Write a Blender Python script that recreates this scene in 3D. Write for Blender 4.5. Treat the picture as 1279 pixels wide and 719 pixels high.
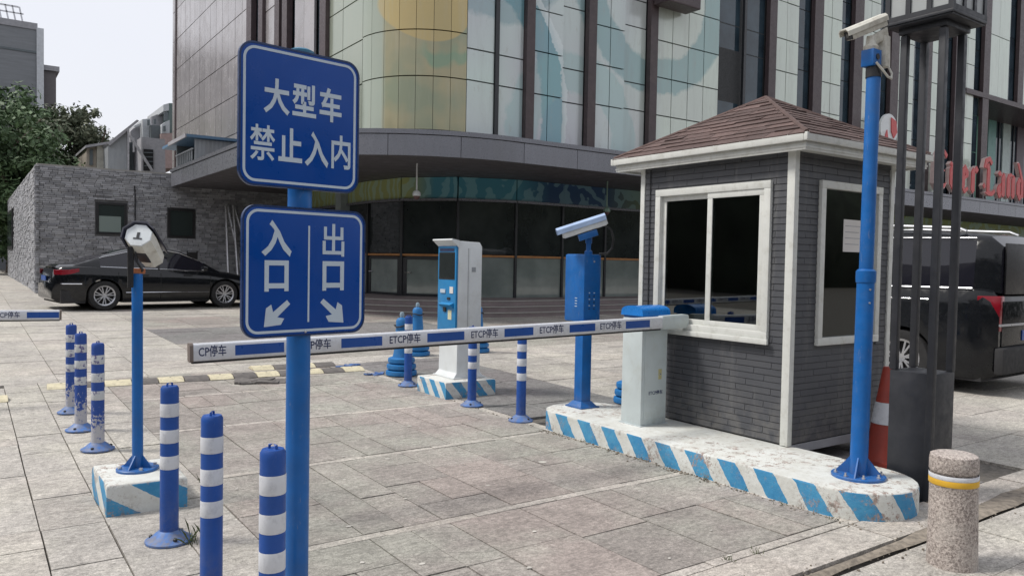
import bpy, bmesh, math, random
from mathutils import Vector, Matrix, Quaternion
R = math.radians
random.seed(7)
sc = bpy.context.scene
for o in list(bpy.data.objects): bpy.data.objects.remove(o)
COL = sc.collection

# ------------------------------------------------------------------ camera
F = 968.0; H = 1.42; AZ = R(35.1); ROLL = math.atan(.0184); PIT = math.atan(31.9*math.cos(ROLL)/968)
fw0 = Vector((math.sin(AZ), math.cos(AZ), 0)); rt0 = Vector((math.cos(AZ), -math.sin(AZ), 0)); up0 = Vector((0, 0, 1))
fw = fw0*math.cos(PIT)-up0*math.sin(PIT); uc = up0*math.cos(PIT)+fw0*math.sin(PIT)
crt = rt0*math.cos(ROLL)+uc*math.sin(ROLL); cup = uc*math.cos(ROLL)-rt0*math.sin(ROLL)
cd = bpy.data.cameras.new('camera'); cam = bpy.data.objects.new('camera', cd); COL.objects.link(cam)
cd.sensor_fit = 'HORIZONTAL'; cd.sensor_width = 36; cd.lens = 36*F/1279; cd.clip_start = .05; cd.clip_end = 2000
m3 = Matrix((crt, cup, -fw)).transposed()
cam.matrix_world = Matrix.Translation((0, 0, H)) @ m3.to_4x4()
sc.camera = cam

# ------------------------------------------------------------------ world, sun, exposure
SAZ = R(-58); SEL = R(54)
w = bpy.data.worlds.new('World'); sc.world = w; w.use_nodes = True
nt = w.node_tree; nt.nodes.clear()
sky = nt.nodes.new('ShaderNodeTexSky'); sky.sky_type = 'NISHITA'; sky.sun_disc = False
sky.sun_elevation = SEL; sky.sun_rotation = SAZ; sky.dust_density = 4; sky.air_density = 1.2
mx = nt.nodes.new('ShaderNodeMix'); mx.data_type = 'RGBA'; mx.inputs[0].default_value = .86
mx.inputs[7].default_value = (7.5, 7.6, 8.15, 1)
bg = nt.nodes.new('ShaderNodeBackground'); bg.inputs[1].default_value = .085
wo = nt.nodes.new('ShaderNodeOutputWorld')
tc = nt.nodes.new('ShaderNodeTexCoord'); cn = nt.nodes.new('ShaderNodeTexNoise'); cn.inputs['Scale'].default_value = 2.2; cn.inputs['Detail'].default_value = 5
cm = nt.nodes.new('ShaderNodeMix'); cm.data_type = 'RGBA'; cm.inputs[6].default_value = (7.25, 7.4, 8.05, 1); cm.inputs[7].default_value = (7.9, 7.95, 8.3, 1)
nt.links.new(tc.outputs['Generated'], cn.inputs['Vector']); nt.links.new(cn.outputs[0], cm.inputs[0]); nt.links.new(cm.outputs[2], mx.inputs[7])
nt.links.new(sky.outputs[0], mx.inputs[6]); nt.links.new(mx.outputs[2], bg.inputs[0]); nt.links.new(bg.outputs[0], wo.inputs[0])
ld = bpy.data.lights.new('sun', 'SUN'); ld.energy = 2.1; ld.angle = R(12); ld.color = (1, .96, .9)
sun = bpy.data.objects.new('sun', ld); COL.objects.link(sun)
sd = Vector((math.sin(SAZ)*math.cos(SEL), math.cos(SAZ)*math.cos(SEL), math.sin(SEL)))
sun.rotation_euler = (-sd).to_track_quat('-Z', 'Y').to_euler(); sun.location = (0, 0, 40)
sc.view_settings.view_transform = 'Standard'; sc.view_settings.look = 'None'
sc.view_settings.exposure = 0.56; sc.view_settings.gamma = 1

# ------------------------------------------------------------------ positions measured on the site
def ray(px, py): return fw+crt*((px-639.5)/F)-cup*((py-359.5)/F)
def zg(y): return .012*max(0, min(y, 30)-6)
def g(px, py, z):
    r = ray(px, py); p = r*((z-H)/r.z); return Vector((p.x, p.y, z))
def atY(px, py, Y):
    r = ray(px, py); t = Y/r.y; return Vector((r.x*t, Y, H+r.z*t))
def proj(X, Y, Z):
    v = Vector((X, Y, Z-H)); d = v.dot(fw)
    if d < .1: return None
    return 639.5+F*v.dot(crt)/d, 359.5-F*v.dot(cup)/d, d

# ------------------------------------------------------------------ materials
MATS = {}
class NT:
    def __init__(s, name):
        s.m = bpy.data.materials.new(name); s.m.use_nodes = True; s.t = s.m.node_tree
        s.b = s.t.nodes['Principled BSDF']; s.pos = None
    def n(s, typ, **k):
        x = s.t.nodes.new(typ)
        for a, v in k.items(): setattr(x, a, v)
        return x
    def l(s, a, b): s.t.links.new(a, b)
    def P(s):
        if not s.pos: s.pos = s.n('ShaderNodeNewGeometry')
        return s.pos.outputs['Position']
    def noise(s, scale, detail=4, rough=.6, vec=None, stretch=None):
        x = s.n('ShaderNodeTexNoise'); x.inputs['Scale'].default_value = scale; x.inputs['Detail'].default_value = detail; x.inputs['Roughness'].default_value = rough
        v = vec or s.P()
        if stretch:
            mp = s.n('ShaderNodeMapping'); mp.inputs['Scale'].default_value = stretch; s.l(v, mp.inputs[0]); v = mp.outputs[0]
        s.l(v, x.inputs['Vector']); return x.outputs[0]
    def ramp(s, val, a, b, lo=0., hi=1.):
        x = s.n('ShaderNodeMapRange'); x.inputs[1].default_value = a; x.inputs[2].default_value = b; x.inputs[3].default_value = lo; x.inputs[4].default_value = hi
        s.l(val, x.inputs[0]); return x.outputs[0]
    def math(s, op, a, b=None, c=None):
        x = s.n('ShaderNodeMath', operation=op)
        for i, v in enumerate((a, b, c)):
            if v is None: continue
            if isinstance(v, (int, float)): x.inputs[i].default_value = v
            else: s.l(v, x.inputs[i])
        return x.outputs[0]
    def mix(s, fac, a, b, blend='MIX'):
        x = s.n('ShaderNodeMix', data_type='RGBA', blend_type=blend)
        for i, v in ((0, fac), (6, a), (7, b)):
            if isinstance(v, (int, float)): x.inputs[i].default_value = v
            elif isinstance(v, tuple): x.inputs[i].default_value = (*v[:3], 1)
            else: s.l(v, x.inputs[i])
        return x.outputs[2]
    def sep(s, v=None):
        x = s.n('ShaderNodeSeparateXYZ'); s.l(v or s.P(), x.inputs[0]); return x.outputs
    def bump(s, h, strength, dist=.01):
        x = s.n('ShaderNodeBump'); x.inputs['Strength'].default_value = strength; x.inputs['Distance'].default_value = dist
        s.l(h, x.inputs['Height']); s.l(x.outputs[0], s.b.inputs['Normal'])
    def rnd(s):
        oi = s.n('ShaderNodeObjectInfo'); s.P()
        return s.math('FRACT', s.math('ADD', oi.outputs['Random'], s.pos.outputs['Random Per Island']))
    def out(s, col, rough=.6, metal=0., spec=None):
        if isinstance(col, tuple): s.b.inputs['Base Color'].default_value = (*col[:3], 1)
        else: s.l(col, s.b.inputs['Base Color'])
        if isinstance(rough, (int, float)): s.b.inputs['Roughness'].default_value = rough
        else: s.l(rough, s.b.inputs['Roughness'])
        s.b.inputs['Metallic'].default_value = metal
        if spec is not None: s.b.inputs['Specular IOR Level'].default_value = spec
        return s.m

def mat(name, col, rough=.55, metal=0, var=.12, vs=6, bump=0, bs=80, dirt=0, dcol=(.12, .105, .09), ds=9, rnd=0, spec=None, stretch=None, base=0):
    if name in MATS: return MATS[name]
    t = NT(name)
    c = t.mix(t.ramp(t.noise(vs, 5, stretch=stretch), .3, .7), tuple(x*(1-var) for x in col), tuple(min(1, x*(1+var)) for x in col))
    if rnd: c = t.mix(t.ramp(t.rnd(), 0, 1, 0, 1), t.mix(1.0, c, (1-rnd,)*3, 'MULTIPLY'), t.mix(1.0, c, (1+rnd,)*3, 'MULTIPLY'))
    if dirt:
        f = t.math('MULTIPLY', t.ramp(t.noise(ds, 8, .7, stretch=stretch), .5, .68), dirt)
        c = t.mix(f, c, dcol)
    if base:
        zz = t.sep()[2]
        f = t.math('MULTIPLY', t.ramp(zz, .0, .28, 1, 0), t.ramp(t.noise(22, 7, .75), .40, .60)); c = t.mix(t.math('MULTIPLY', f, base), c, (.17, .155, .14))
        f2 = t.math('MULTIPLY', t.ramp(t.noise(26, 8, .8, stretch=(1, 1, .25)), .60, .64), base*.7); c = t.mix(f2, c, tuple(min(1, x*.5+.13) for x in col))
    r = t.ramp(t.noise(vs*3, 3), .3, .7, max(.02, rough-.12), min(1, rough+.12))
    if bump: t.bump(t.noise(bs, 4), bump, .004)
    MATS[name] = t.out(c, r, metal, spec); return MATS[name]

M_signblue = mat('sign_blue', (.001, .052, .28), .33, spec=.3, var=.06, vs=3)
M_signwhite = mat('sign_white', (.46, .54, .62), .4, var=.05)
M_pole = mat('pole_blue', (.002, .105, .36), .42, var=.18, vs=5, dirt=.25, dcol=(.05, .12, .26), ds=14, base=.75)
M_bolblue = mat('bollard_blue', (.006, .066, .31), .5, var=.15, dirt=.15, dcol=(.05, .12, .34), ds=10, base=.4)
M_bolflange = mat('bollard_flange_blue', (.04, .15, .44), .6, var=.2, dirt=.5, dcol=(.2, .22, .26), ds=12, base=.8)
M_bolwhite = mat('reflective_white', (.60, .62, .66), .5, var=.08, dirt=.5, dcol=(.35, .36, .4), ds=30)
M_lightblue = mat('kiosk_blue', (.015, .20, .45), .4, var=.08)
M_whitemetal = mat('white_metal', (.62, .65, .66), .45, var=.05, dirt=.35, dcol=(.42, .42, .38), ds=4)
M_cabinet = mat('cabinet_white', (.50, .56, .57), .45, var=.05, dirt=.4, dcol=(.38, .4, .36), ds=5, base=.5)
M_beige = mat('weathered_cream', (.58, .57, .51), .5, var=.12, vs=14, dirt=.5, dcol=(.25, .21, .16), ds=20)
M_armwhite = mat('arm_white', (.60, .62, .66), .3, var=.04, dirt=.4, dcol=(.4, .4, .4), ds=16)
M_armblue = mat('arm_blue', (.012, .07, .30), .35, var=.08)
M_rubber = mat('black_rubber', (.018, .018, .02), .7)
M_navy = mat('navy_print', (.02, .03, .09), .5, var=.3, vs=60)
M_darksteel = mat('dark_steel', (.020, .022, .028), .5, var=.15, dirt=.25, dcol=(.05, .05, .055), ds=6)
M_black = mat('black_plastic', (.012, .012, .014), .4)
M_trim = mat('booth_white_trim', (.60, .61, .58), .55, var=.05, vs=8, dirt=.4, dcol=(.34, .33, .28), ds=12)
M_siding = mat('booth_siding', (.066, .068, .074), .55, var=.10, rnd=.03, dirt=.35, dcol=(.11, .11, .12), ds=6, bump=.15, bs=120)
def sidingmat():
    t = NT('booth_siding_worn'); z = t.sep()[2]
    c = t.mix(t.ramp(t.noise(2.5, 5), .35, .65), (.050, .053, .062), (.064, .067, .076))
    c = t.mix(t.ramp(t.rnd(), 0, 1, 0, .35), c, (.074, .076, .082))
    f = t.math('MULTIPLY', t.ramp(z, .18, .55, 1, 0), t.ramp(t.noise(9, 7, .7), .42, .62)); c = t.mix(t.math('MULTIPLY', f, .55), c, (.19, .18, .165))
    st = t.math('MULTIPLY', t.ramp(t.noise(7, 6, .7, stretch=(1, 1, .12)), .54, .66), .4); c = t.mix(st, c, (.14, .14, .14))
    t.bump(t.noise(120, 4), .2, .003); return t.out(c, .55)
M_siding = sidingmat()
M_shingle = mat('brown_shingle', (.105, .070, .064), .9, var=.22, vs=9, rnd=.25, bump=.8, bs=150)
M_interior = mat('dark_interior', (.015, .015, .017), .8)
M_brick = mat('rough_stone_brick', (.30, .305, .325), .9, var=.15, vs=3, rnd=.30, bump=.8, bs=30, dirt=.3, dcol=(.38, .38, .38), ds=3)
M_mortar = mat('mortar', (.15, .15, .155), .95)
M_fascia = mat('fascia_metal', (.19, .195, .22), .32, metal=.35, var=.05, rnd=.08, dirt=.25, dcol=(.15, .15, .15), ds=1.2, stretch=(1, 1, .2))
M_soffit = mat('soffit_panel', (.085, .08, .088), .6, var=.1, vs=1)
M_fin = mat('brown_fin', (.060, .042, .045), .45, var=.15, dirt=.2, dcol=(.1, .08, .07), ds=3)
M_mullion = mat('mullion_black', (.02, .022, .026), .4)
M_core = mat('facade_core', (.03, .032, .034), .7)
M_leftwall = mat('left_wing_panel', (.37, .35, .355), .22, metal=.3, var=.08, vs=.8, rnd=.07, dirt=.2, dcol=(.34, .29, .27), ds=.5, stretch=(1, 1, .3))
M_step = mat('step_stone', (.20, .165, .165), .7, var=.15, vs=2, rnd=.1, dirt=.3)
M_concrete = mat('weathered_concrete', (.33, .32, .30), .85, var=.12, dirt=.4, ds=6, bump=.4, bs=50)
M_redletter = mat('red_letter', (.50, .085, .085), .5, var=.1)
M_paleletter = mat('letter_edge', (.55, .42, .40), .5)
M_carblack = mat('car_black', (.006, .007, .009), .07, var=.05)
M_chrome = mat('chrome', (.75, .76, .8), .12, metal=1, var=.02)
M_rim = mat('alloy_rim', (.50, .51, .54), .3, metal=.8, var=.05)
M_tyre = mat('tyre', (.016, .016, .017), .8)
M_redlamp = mat('red_lamp', (.20, .006, .015), .15, var=.2)
M_vanwhite = mat('car_silver', (.58, .62, .66), .2, var=.03)
M_orange = mat('cone_orange', (.30, .045, .03), .55, var=.15, dirt=.4, dcol=(.2, .05, .04), ds=10)
M_bumpy = mat('bump_yellow', (.56, .51, .36), .8, var=.15, vs=12, dirt=.6, dcol=(.25, .22, .17), ds=18)
M_bumpk = mat('bump_black', (.12, .11, .105), .85, var=.2, vs=12, dirt=.4, dcol=(.25, .23, .2), ds=18)
M_alu = mat('aluminium', (.5, .5, .52), .35, metal=.6)
M_paper = mat('paper', (.62, .6, .58), .8, var=.03)
M_corr = mat('corrugated_grey', (.30, .32, .34), .5, var=.12, dirt=.4, dcol=(.2, .19, .18), ds=3, stretch=(1, 1, .3))
M_blueroof = mat('blue_roof', (.10, .19, .30), .5, var=.1, dirt=.2, ds=3)
M_cream = mat('cream_wall', (.42, .41, .36), .8, dirt=.3, ds=1)
M_greywall = mat('grey_wall', (.30, .30, .32), .8, dirt=.3, ds=1)
M_darkwall = mat('dark_grey_wall', (.12, .14, .15), .8)
M_pinkwall = mat('pink_wall', (.38, .28, .26), .8)
M_farbrick = mat('far_brick', (.20, .21, .225), .9, var=.12, vs=2, dirt=.3, dcol=(.2, .21, .23), ds=1.5, stretch=(.3, .3, 3))
M_bark = mat('bark', (.08, .06, .045), .9, bump=.6)
M_weed = mat('weed', (.07, .09, .03), .8, var=.4, rnd=.3)
M_dirt = mat('soil', (.22, .19, .155), .95, var=.4, vs=20, dirt=.6, dcol=(.28, .24, .19), ds=40, bump=1, bs=60)
M_yellow = mat('yellow_band', (.65, .38, .03), .5)
M_lantern = mat('frosted_panel', (.36, .38, .38), .4, var=.06)
M_orangereflect = mat('orange_reflection', (.42, .19, .06), .4, var=.2)

def leafmat(name, a, b):
    t = NT(name); c = t.mix(t.rnd(), a, b)
    c = t.mix(t.ramp(t.noise(.5, 3), .35, .65), c, t.mix(1.0, c, (.62, .68, .62), 'MULTIPLY'))
    m = t.out(c, .65); return m
M_leafA = leafmat('leaf_green', (.055, .10, .040), (.12, .19, .085))
M_leafB = leafmat('leaf_dull', (.085, .11, .065), (.17, .18, .12))

def glassmat(name, base, rough=.04, green=None, reflect=.5):
    t = NT(name); c = base
    if green: c = t.mix(t.ramp(t.noise(1.1, 3), .35, .7), base, green)
    t.bump(t.noise(1.3, 2), .08, .02)
    t.b.inputs['IOR'].default_value = 1.5
    return t.out(c, rough, 0, reflect)
M_glass = glassmat('dark_glass', (.014, .018, .02), .03, (.035, .042, .042), .8)
M_glassfilm = glassmat('filmed_glass', (.16, .19, .18), .05, (.25, .29, .27), 1.0)
M_glassup = glassmat('facade_dark_glass', (.012, .022, .032), .03, (.035, .06, .08), .6)
M_carglass = glassmat('car_glass', (.012, .012, .018), .02, None, .6)
M_shedglass = glassmat('shed_glass', (.03, .04, .04), .1, None, .5)
M_frost = glassmat('frosted_window', (.20, .25, .235), .3)
def clearmat():
    t = NT('booth_glass')
    tr = t.n('ShaderNodeBsdfTransparent'); tr.inputs[0].default_value = (.34, .36, .37, 1)
    gl = t.n('ShaderNodeBsdfGlossy'); gl.inputs['Roughness'].default_value = .02; gl.inputs[0].default_value = (.9, .95, .95, 1)
    fr = t.n('ShaderNodeFresnel'); fr.inputs[0].default_value = 2.1
    ms = t.n('ShaderNodeMixShader'); t.l(fr.outputs[0], ms.inputs[0]); t.l(tr.outputs[0], ms.inputs[1]); t.l(gl.outputs[0], ms.inputs[2])
    t.l(ms.outputs[0], t.t.nodes['Material Output'].inputs[0]); return t.m
M_clear = clearmat()

def pavemat(name, col, pink, green):
    t = NT(name); r = t.rnd()
    c = t.mix(t.ramp(r, 0, 1), tuple(x*.91 for x in col), tuple(x*1.08 for x in col))
    r2 = t.math('FRACT', t.math('MULTIPLY', r, 7.31))
    c = t.mix(t.ramp(r2, .6, 1, 0, .35), c, pink)
    c = t.mix(t.ramp(t.noise(.9, 5), .45, .62, 0, .6), c, green)
    def mul(c, n, a, b, lo, hi):
        x = t.n('ShaderNodeCombineXYZ'); v = t.ramp(n, a, b, lo, hi)
        for k in range(3): t.l(v, x.inputs[k])
        return t.mix(1.0, c, x.outputs[0], 'MULTIPLY')
    c = mul(c, t.noise(.45, 6, .7), .38, .62, .86, 1.14)
    c = mul(c, t.noise(3.2, 10, .82), .38, .62, .82, 1.18)
    c = mul(c, t.noise(16, 8, .85, stretch=(1, 1.8, 1)), .36, .64, .62, 1.38)
    c = mul(c, t.noise(150, 3, .9), .30, .70, .60, 1.36)
    c = mul(c, t.noise(48, 6, .9), .36, .64, .66, 1.34)
    scr = t.ramp(t.noise(5, 10, .8, stretch=(1, 3.5, 1)), .57, .66, 0, .5)
    c = t.mix(scr, c, tuple(min(1, x*1.55) for x in col))
    c = t.mix(t.ramp(t.noise(1.1, 9, .85), .61, .72, 0, .4), c, tuple(x*.45 for x in col))
    t.bump(t.noise(90, 5), .6, .004)
    return t.out(c, .78)
M_pave = pavemat('driveway_slab', (.285, .258, .236), (.35, .275, .25), (.27, .275, .235))
M_pavel = pavemat('footway_slab', (.375, .352, .322), (.39, .34, .30), (.37, .355, .305))
M_paved = pavemat('dark_slab', (.19, .18, .178), (.2, .17, .17), (.16, .165, .155))
M_kerb = pavemat('kerb_stone', (.42, .385, .35), (.4, .35, .3), (.32, .31, .27))
M_joint = mat('joint_sand', (.11, .10, .088), .95, var=.4, vs=30, dirt=.4, dcol=(.17, .15, .12), ds=8)
M_far = pavemat('far_ground', (.34, .33, .315), (.33, .3, .3), (.3, .3, .28))

def bolstonemat():
    t = NT('granite')
    c = t.mix(t.ramp(t.noise(90, 4, .8), .42, .58), (.20, .17, .155), (.52, .46, .42))
    c = t.mix(t.ramp(t.noise(6, 6, .7), .5, .65, 0, .5), c, (.5, .46, .42))
    t.bump(t.noise(70, 5), 1, .006); return t.out(c, .9)
M_granite = bolstonemat()

def wornbollard():
    t = NT('worn_blue_plastic'); z = t.sep(t.n('ShaderNodeTexCoord').outputs['Object'])[2]
    f = t.math('ADD', t.noise(38, 8, .75), t.ramp(z, .08, .38, .14, -.16))
    f = t.ramp(f, .50, .54)
    c = t.mix(f, (.014, .06, .28), (.42, .42, .45)); return t.out(c, .65)
M_worn = wornbollard()
def wornwhite():
    t = NT('worn_white_tape'); f = t.ramp(t.noise(30, 6, .7), .54, .58)
    c = t.mix(f, (.5, .52, .54), (.10, .09, .22)); return t.out(c, .65)
M_wornw = wornwhite()

def stripemat(name, period, slant, phase=0, duty=.5):
    t = NT(name); uv = t.n('ShaderNodeUVMap'); s = t.sep(uv.outputs[0])
    wob = t.math('MULTIPLY', t.math('SUBTRACT', t.noise(14, 3), .5), .035)
    v = t.math('ADD', t.math('ADD', s[0], t.math('MULTIPLY', s[1], slant)), wob)
    f = t.math('FRACT', t.math('ADD', t.math('DIVIDE', v, period), phase))
    st = t.math('LESS_THAN', f, duty)
    nz = t.math('LESS_THAN', t.sep(t.pos.outputs['Normal'] if t.pos else None)[2], .5)
    st = t.math('MULTIPLY', st, nz)
    blue = t.mix(t.ramp(t.noise(7, 6, .7), .35, .7), (.03, .20, .40), (.07, .30, .49))
    wh = t.mix(t.ramp(t.noise(5, 6, .7), .35, .7), (.62, .64, .62), (.50, .50, .46))
    c = t.mix(st, wh, blue)
    chip = t.ramp(t.noise(13, 9, .85), .525, .56)
    chip2 = t.ramp(t.noise(2.2, 2), .42, .56)
    c = t.mix(t.math('MULTIPLY', chip, chip2), c, t.mix(t.ramp(t.noise(40, 3), .4, .6), (.36, .27, .235), (.20, .17, .15)))
    c = t.mix(t.math('MULTIPLY', t.ramp(t.noise(40, 6, .8), .60, .64), .55), c, (.28, .24, .2))
    t.bump(t.noise(25, 6), .6, .008); return t.out(c, .75)

def muralmat():
    """painted facade panels, right wing: mint, lavender and teal sweeps"""
    t = NT('mural_panel'); p = t.sep(); X, Z = p[0], p[2]
    r = t.rnd()
    base = t.mix(t.ramp(t.noise(.22, 2), .35, .65), (.54, .65, .60), (.48, .49, .53))
    base = t.mix(t.ramp(X, 13.5, 15, 0, .8), base, (.58, .65, .56))
    base = t.mix(t.ramp(r, 0, 1, 0, .25), base, (.42, .41, .43))
    # big arcs: distance from centres
    def arc(cx, cz, rad, wd):
        d = t.math('POWER', t.math('ADD', t.math('POWER', t.math('SUBTRACT', X, cx), 2), t.math('POWER', t.math('SUBTRACT', Z, cz), 2)), .5)
        d = t.math('ADD', d, t.math('MULTIPLY', t.math('SUBTRACT', t.noise(1.2, 8, .7), .5), .55))
        return t.ramp(t.math('ABSOLUTE', t.math('SUBTRACT', d, rad)), wd*.82, wd, 1, 0)
    c = t.mix(t.math('MULTIPLY', arc(8.0, 5.0, 3.35, .42), .75), base, (.09, .27, .33))
    c = t.mix(t.math('MULTIPLY', arc(14.6, 8.6, 2.3, .5), .55), c, (.10, .27, .30))
    c = t.mix(t.math('MULTIPLY', arc(9.6, 9.0, 1.7, .6), .5), c, (.12, .26, .30))
    c = t.mix(t.math('MULTIPLY', arc(12.0, 4.4, 1.6, .5), .4), c, (.22, .42, .42))
    sw = t.math('MULTIPLY', arc(8.0, 5.0, 3.72, .10), .75)
    c = t.mix(sw, c, (.6, .66, .66))
    c = t.mix(t.ramp(t.noise(2.0, 6, .7, stretch=(1, 1, .12)), .5, .75, 0, .35), c, (.26, .25, .23))
    c = t.mix(t.ramp(t.noise(6, 8, .8, stretch=(1, 1, .3)), .56, .64, 0, .35), c, (.34, .33, .30))
    t.bump(t.noise(.7, 2), .10, .05)
    return t.out(c, .16, .12, .6)
def cornermat():
    t = NT('corner_mural_panel'); p = t.sep(); X, Y, Z = p
    s = t.math('SUBTRACT', X, Y)           # runs along the curved corner
    c = t.mix(t.ramp(t.noise(.75, 3), .42, .62), (.36, .325, .20), (.25, .28, .19))
    c = t.mix(t.ramp(s, -8.0, -8.18, 0, .9), c, (.36, .41, .35))
    d = t.math('POWER', t.math('ADD', t.math('POWER', t.math('SUBTRACT', X, 8.15), 2), t.math('POWER', t.math('SUBTRACT', Z, 6.95), 2)), .5)
    c = t.mix(t.ramp(d, .84, .87, .8, 0), c, (.50, .38, .16))
    d2 = t.math('ABSOLUTE', t.math('SUBTRACT', Z, t.math('ADD', 5.85, t.math('MULTIPLY', t.math('SUBTRACT', t.noise(1.2, 2), .5), 1.2))))
    c = t.mix(t.math('MULTIPLY', t.ramp(d2, .10, .22, .7, 0), t.ramp(X, 7.8, 8.1)), c, (.16, .30, .21))
    c = t.mix(t.ramp(t.noise(3.0, 6, .7, stretch=(1, 1, .15)), .5, .75, 0, .35), c, (.42, .42, .34))
    c = t.mix(t.ramp(t.rnd(), 0, 1, 0, .18), c, (.2, .2, .15))
    t.bump(t.noise(1.1, 2), .12, .05)
    return t.out(c, .16, .3, .5)
def bandmat():
    t = NT('mural_band'); p = t.sep(); X = p[0]
    wv = t.n('ShaderNodeTexWave', wave_type='RINGS'); wv.inputs['Scale'].default_value = 1.1; wv.inputs['Distortion'].default_value = 14; wv.inputs['Detail'].default_value = 3; wv.inputs['Detail Scale'].default_value = .9
    t.l(t.P(), wv.inputs['Vector'])
    c1 = t.mix(t.ramp(X, 12.2, 13.3), (.06, .24, .32), (.015, .06, .15))
    c1 = t.mix(t.ramp(X, 15.2, 18.2), c1, (.24, .30, .07))
    c1 = t.mix(t.ramp(X, 10.2, 9.7), c1, (.32, .36, .14))
    c = t.mix(t.ramp(wv.outputs[0], .5, .62, 0, .6), c1, t.mix(.55, c1, (.35, .6, .62)))
    return t.out(c, .4)
M_mural = muralmat(); M_corner = cornermat(); M_band = bandmat()

# ------------------------------------------------------------------ mesh helpers
class MB:
    def __init__(s): s.v = []; s.f = []; s.mi = []; s.uv = None
    def add(s, vs, fs, mi=0):
        o = len(s.v); s.v += [tuple(v) for v in vs]; s.f += [tuple(i+o for i in f) for f in fs]; s.mi += [mi]*len(fs); return s
    def box(s, x0, x1, y0, y1, z0, z1, mi=0):
        return s.add([(x0,y0,z0),(x1,y0,z0),(x1,y1,z0),(x0,y1,z0),(x0,y0,z1),(x1,y0,z1),(x1,y1,z1),(x0,y1,z1)],
                     [(0,3,2,1),(4,5,6,7),(0,1,5,4),(1,2,6,5),(2,3,7,6),(3,0,4,7)], mi)
    def obox(s, c, ax, ay, az, mi=0):
        c, ax, ay, az = map(Vector, (c, ax, ay, az)); vs = []
        for k in (-1, 1):
            for i, j in ((-1,-1),(1,-1),(1,1),(-1,1)): vs.append(c+ax*i+ay*j+az*k)
        return s.add(vs, [(0,3,2,1),(4,5,6,7),(0,1,5,4),(1,2,6,5),(2,3,7,6),(3,0,4,7)], mi)
    def prism(s, pts, z0, z1, mi=0):
        n = len(pts); zt = z1 if callable(z1) else (lambda p: z1)
        vs = [(p[0],p[1],z0) for p in pts]+[(p[0],p[1],zt(p)) for p in pts]
        return s.add(vs, [tuple(range(n))[::-1], tuple(range(n, 2*n))]+[(i,(i+1)%n,(i+1)%n+n,i+n) for i in range(n)], mi)
    def ext(s, pts3, d, mi=0):
        """polygon in space pushed along d"""
        n = len(pts3); d = Vector(d); vs = [Vector(p) for p in pts3]; vs += [v+d for v in vs]
        return s.add(vs, [tuple(range(n)), tuple(range(n, 2*n))[::-1]]+[((i+1)%n,i,i+n,(i+1)%n+n) for i in range(n)], mi)
    def lathe(s, prof, n=24, c=(0,0,0), ax=(0,0,1), mi=0, cap=True):
        ax = Vector(ax).normalized(); u = ax.orthogonal().normalized(); v = ax.cross(u); c = Vector(c); vs = []
        for r, z in prof:
            for k in range(n):
                a = 2*math.pi*k/n; vs.append(c+ax*z+(u*math.cos(a)+v*math.sin(a))*r)
        fs = []
        for i in range(len(prof)-1):
            for k in range(n):
                a, b = i*n+k, i*n+(k+1)%n; fs.append((a, b, b+n, a+n))
        if cap: fs.append(tuple(range(n))[::-1]); fs.append(tuple((len(prof)-1)*n+k for k in range(n)))
        return s.add(vs, fs, mi)
    def cyl(s, a, b, r0, r1=None, n=16, mi=0):
        a, b = Vector(a), Vector(b); return s.lathe([(r0, 0), (r0 if r1 is None else r1, (b-a).length)], n, a, b-a, mi)
    def tube(s, pts, r, n=8, mi=0):
        pts = [Vector(p) for p in pts]; rings = []; up = Vector((0, 0, 1))
        for i, p in enumerate(pts):
            t = (pts[min(i+1, len(pts)-1)]-pts[max(i-1, 0)]).normalized()
            if abs(t.dot(up)) > .98: up = Vector((1, 0, 0))
            u = t.cross(up).normalized(); v = t.cross(u)
            rings.append([p+(u*math.cos(2*math.pi*k/n)+v*math.sin(2*math.pi*k/n))*r for k in range(n)])
        return s.loft(rings, mi)
    def loft(s, rings, mi=0, closed=True, cap=True):
        n = len(rings[0]); vs = [p for r in rings for p in r]; fs = []
        for i in range(len(rings)-1):
            for k in range(n if closed else n-1):
                a, b = i*n+k, i*n+(k+1)%n; fs.append((a, b, b+n, a+n))
        if cap: fs.append(tuple(range(n))[::-1]); fs.append(tuple((len(rings)-1)*n+k for k in range(n)))
        return s.add(vs, fs, mi)
WL = {}
def wl(o):
    v = Vector((0, 0, 0))
    while o is not None: v = v+Vector(o.location); o = o.parent
    return v
def part(name, mb, mats, parent=None, world=True, smooth=True, bevel=0, kind=None, label=None, ang=35):
    me = bpy.data.meshes.new(name); off = wl(parent) if (world and parent) else Vector((0, 0, 0))
    me.from_pydata([(v[0]-off.x, v[1]-off.y, v[2]-off.z) for v in mb.v], [], mb.f)
    if not isinstance(mats, (list, tuple)): mats = [mats]
    for m in mats: me.materials.append(m)
    if len(mats) > 1: me.polygons.foreach_set('material_index', mb.mi)
    bm = bmesh.new(); bm.from_mesh(me); bmesh.ops.recalc_face_normals(bm, faces=bm.faces)
    if bevel:
        es = [e for e in bm.edges if len(e.link_faces) == 2 and e.calc_face_angle(0) > .6]
        bmesh.ops.bevel(bm, geom=es, offset=bevel, segments=2, affect='EDGES', profile=.6)
    bm.to_mesh(me); bm.free()
    if smooth:
        me.polygons.foreach_set('use_smooth', [True]*len(me.polygons)); me.set_sharp_from_angle(angle=R(ang))
    o = bpy.data.objects.new(name, me); COL.objects.link(o)
    if parent: o.parent = parent
    if kind: o['kind'] = kind
    if label: o['label'] = label
    return o
def thing(name, label, cat, loc=(0,0,0), rz=0, group=None, rx=0, ry=0):
    o = bpy.data.objects.new(name, None); o.empty_display_size = .2; COL.objects.link(o)
    o.location = loc; o.rotation_euler = (rx, ry, rz); o['label'] = label; o['category'] = cat
    if group: o['group'] = group
    return o
def tag(o, label, cat, group=None):
    o['label'] = label; o['category'] = cat
    if group: o['group'] = group
    return o
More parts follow.
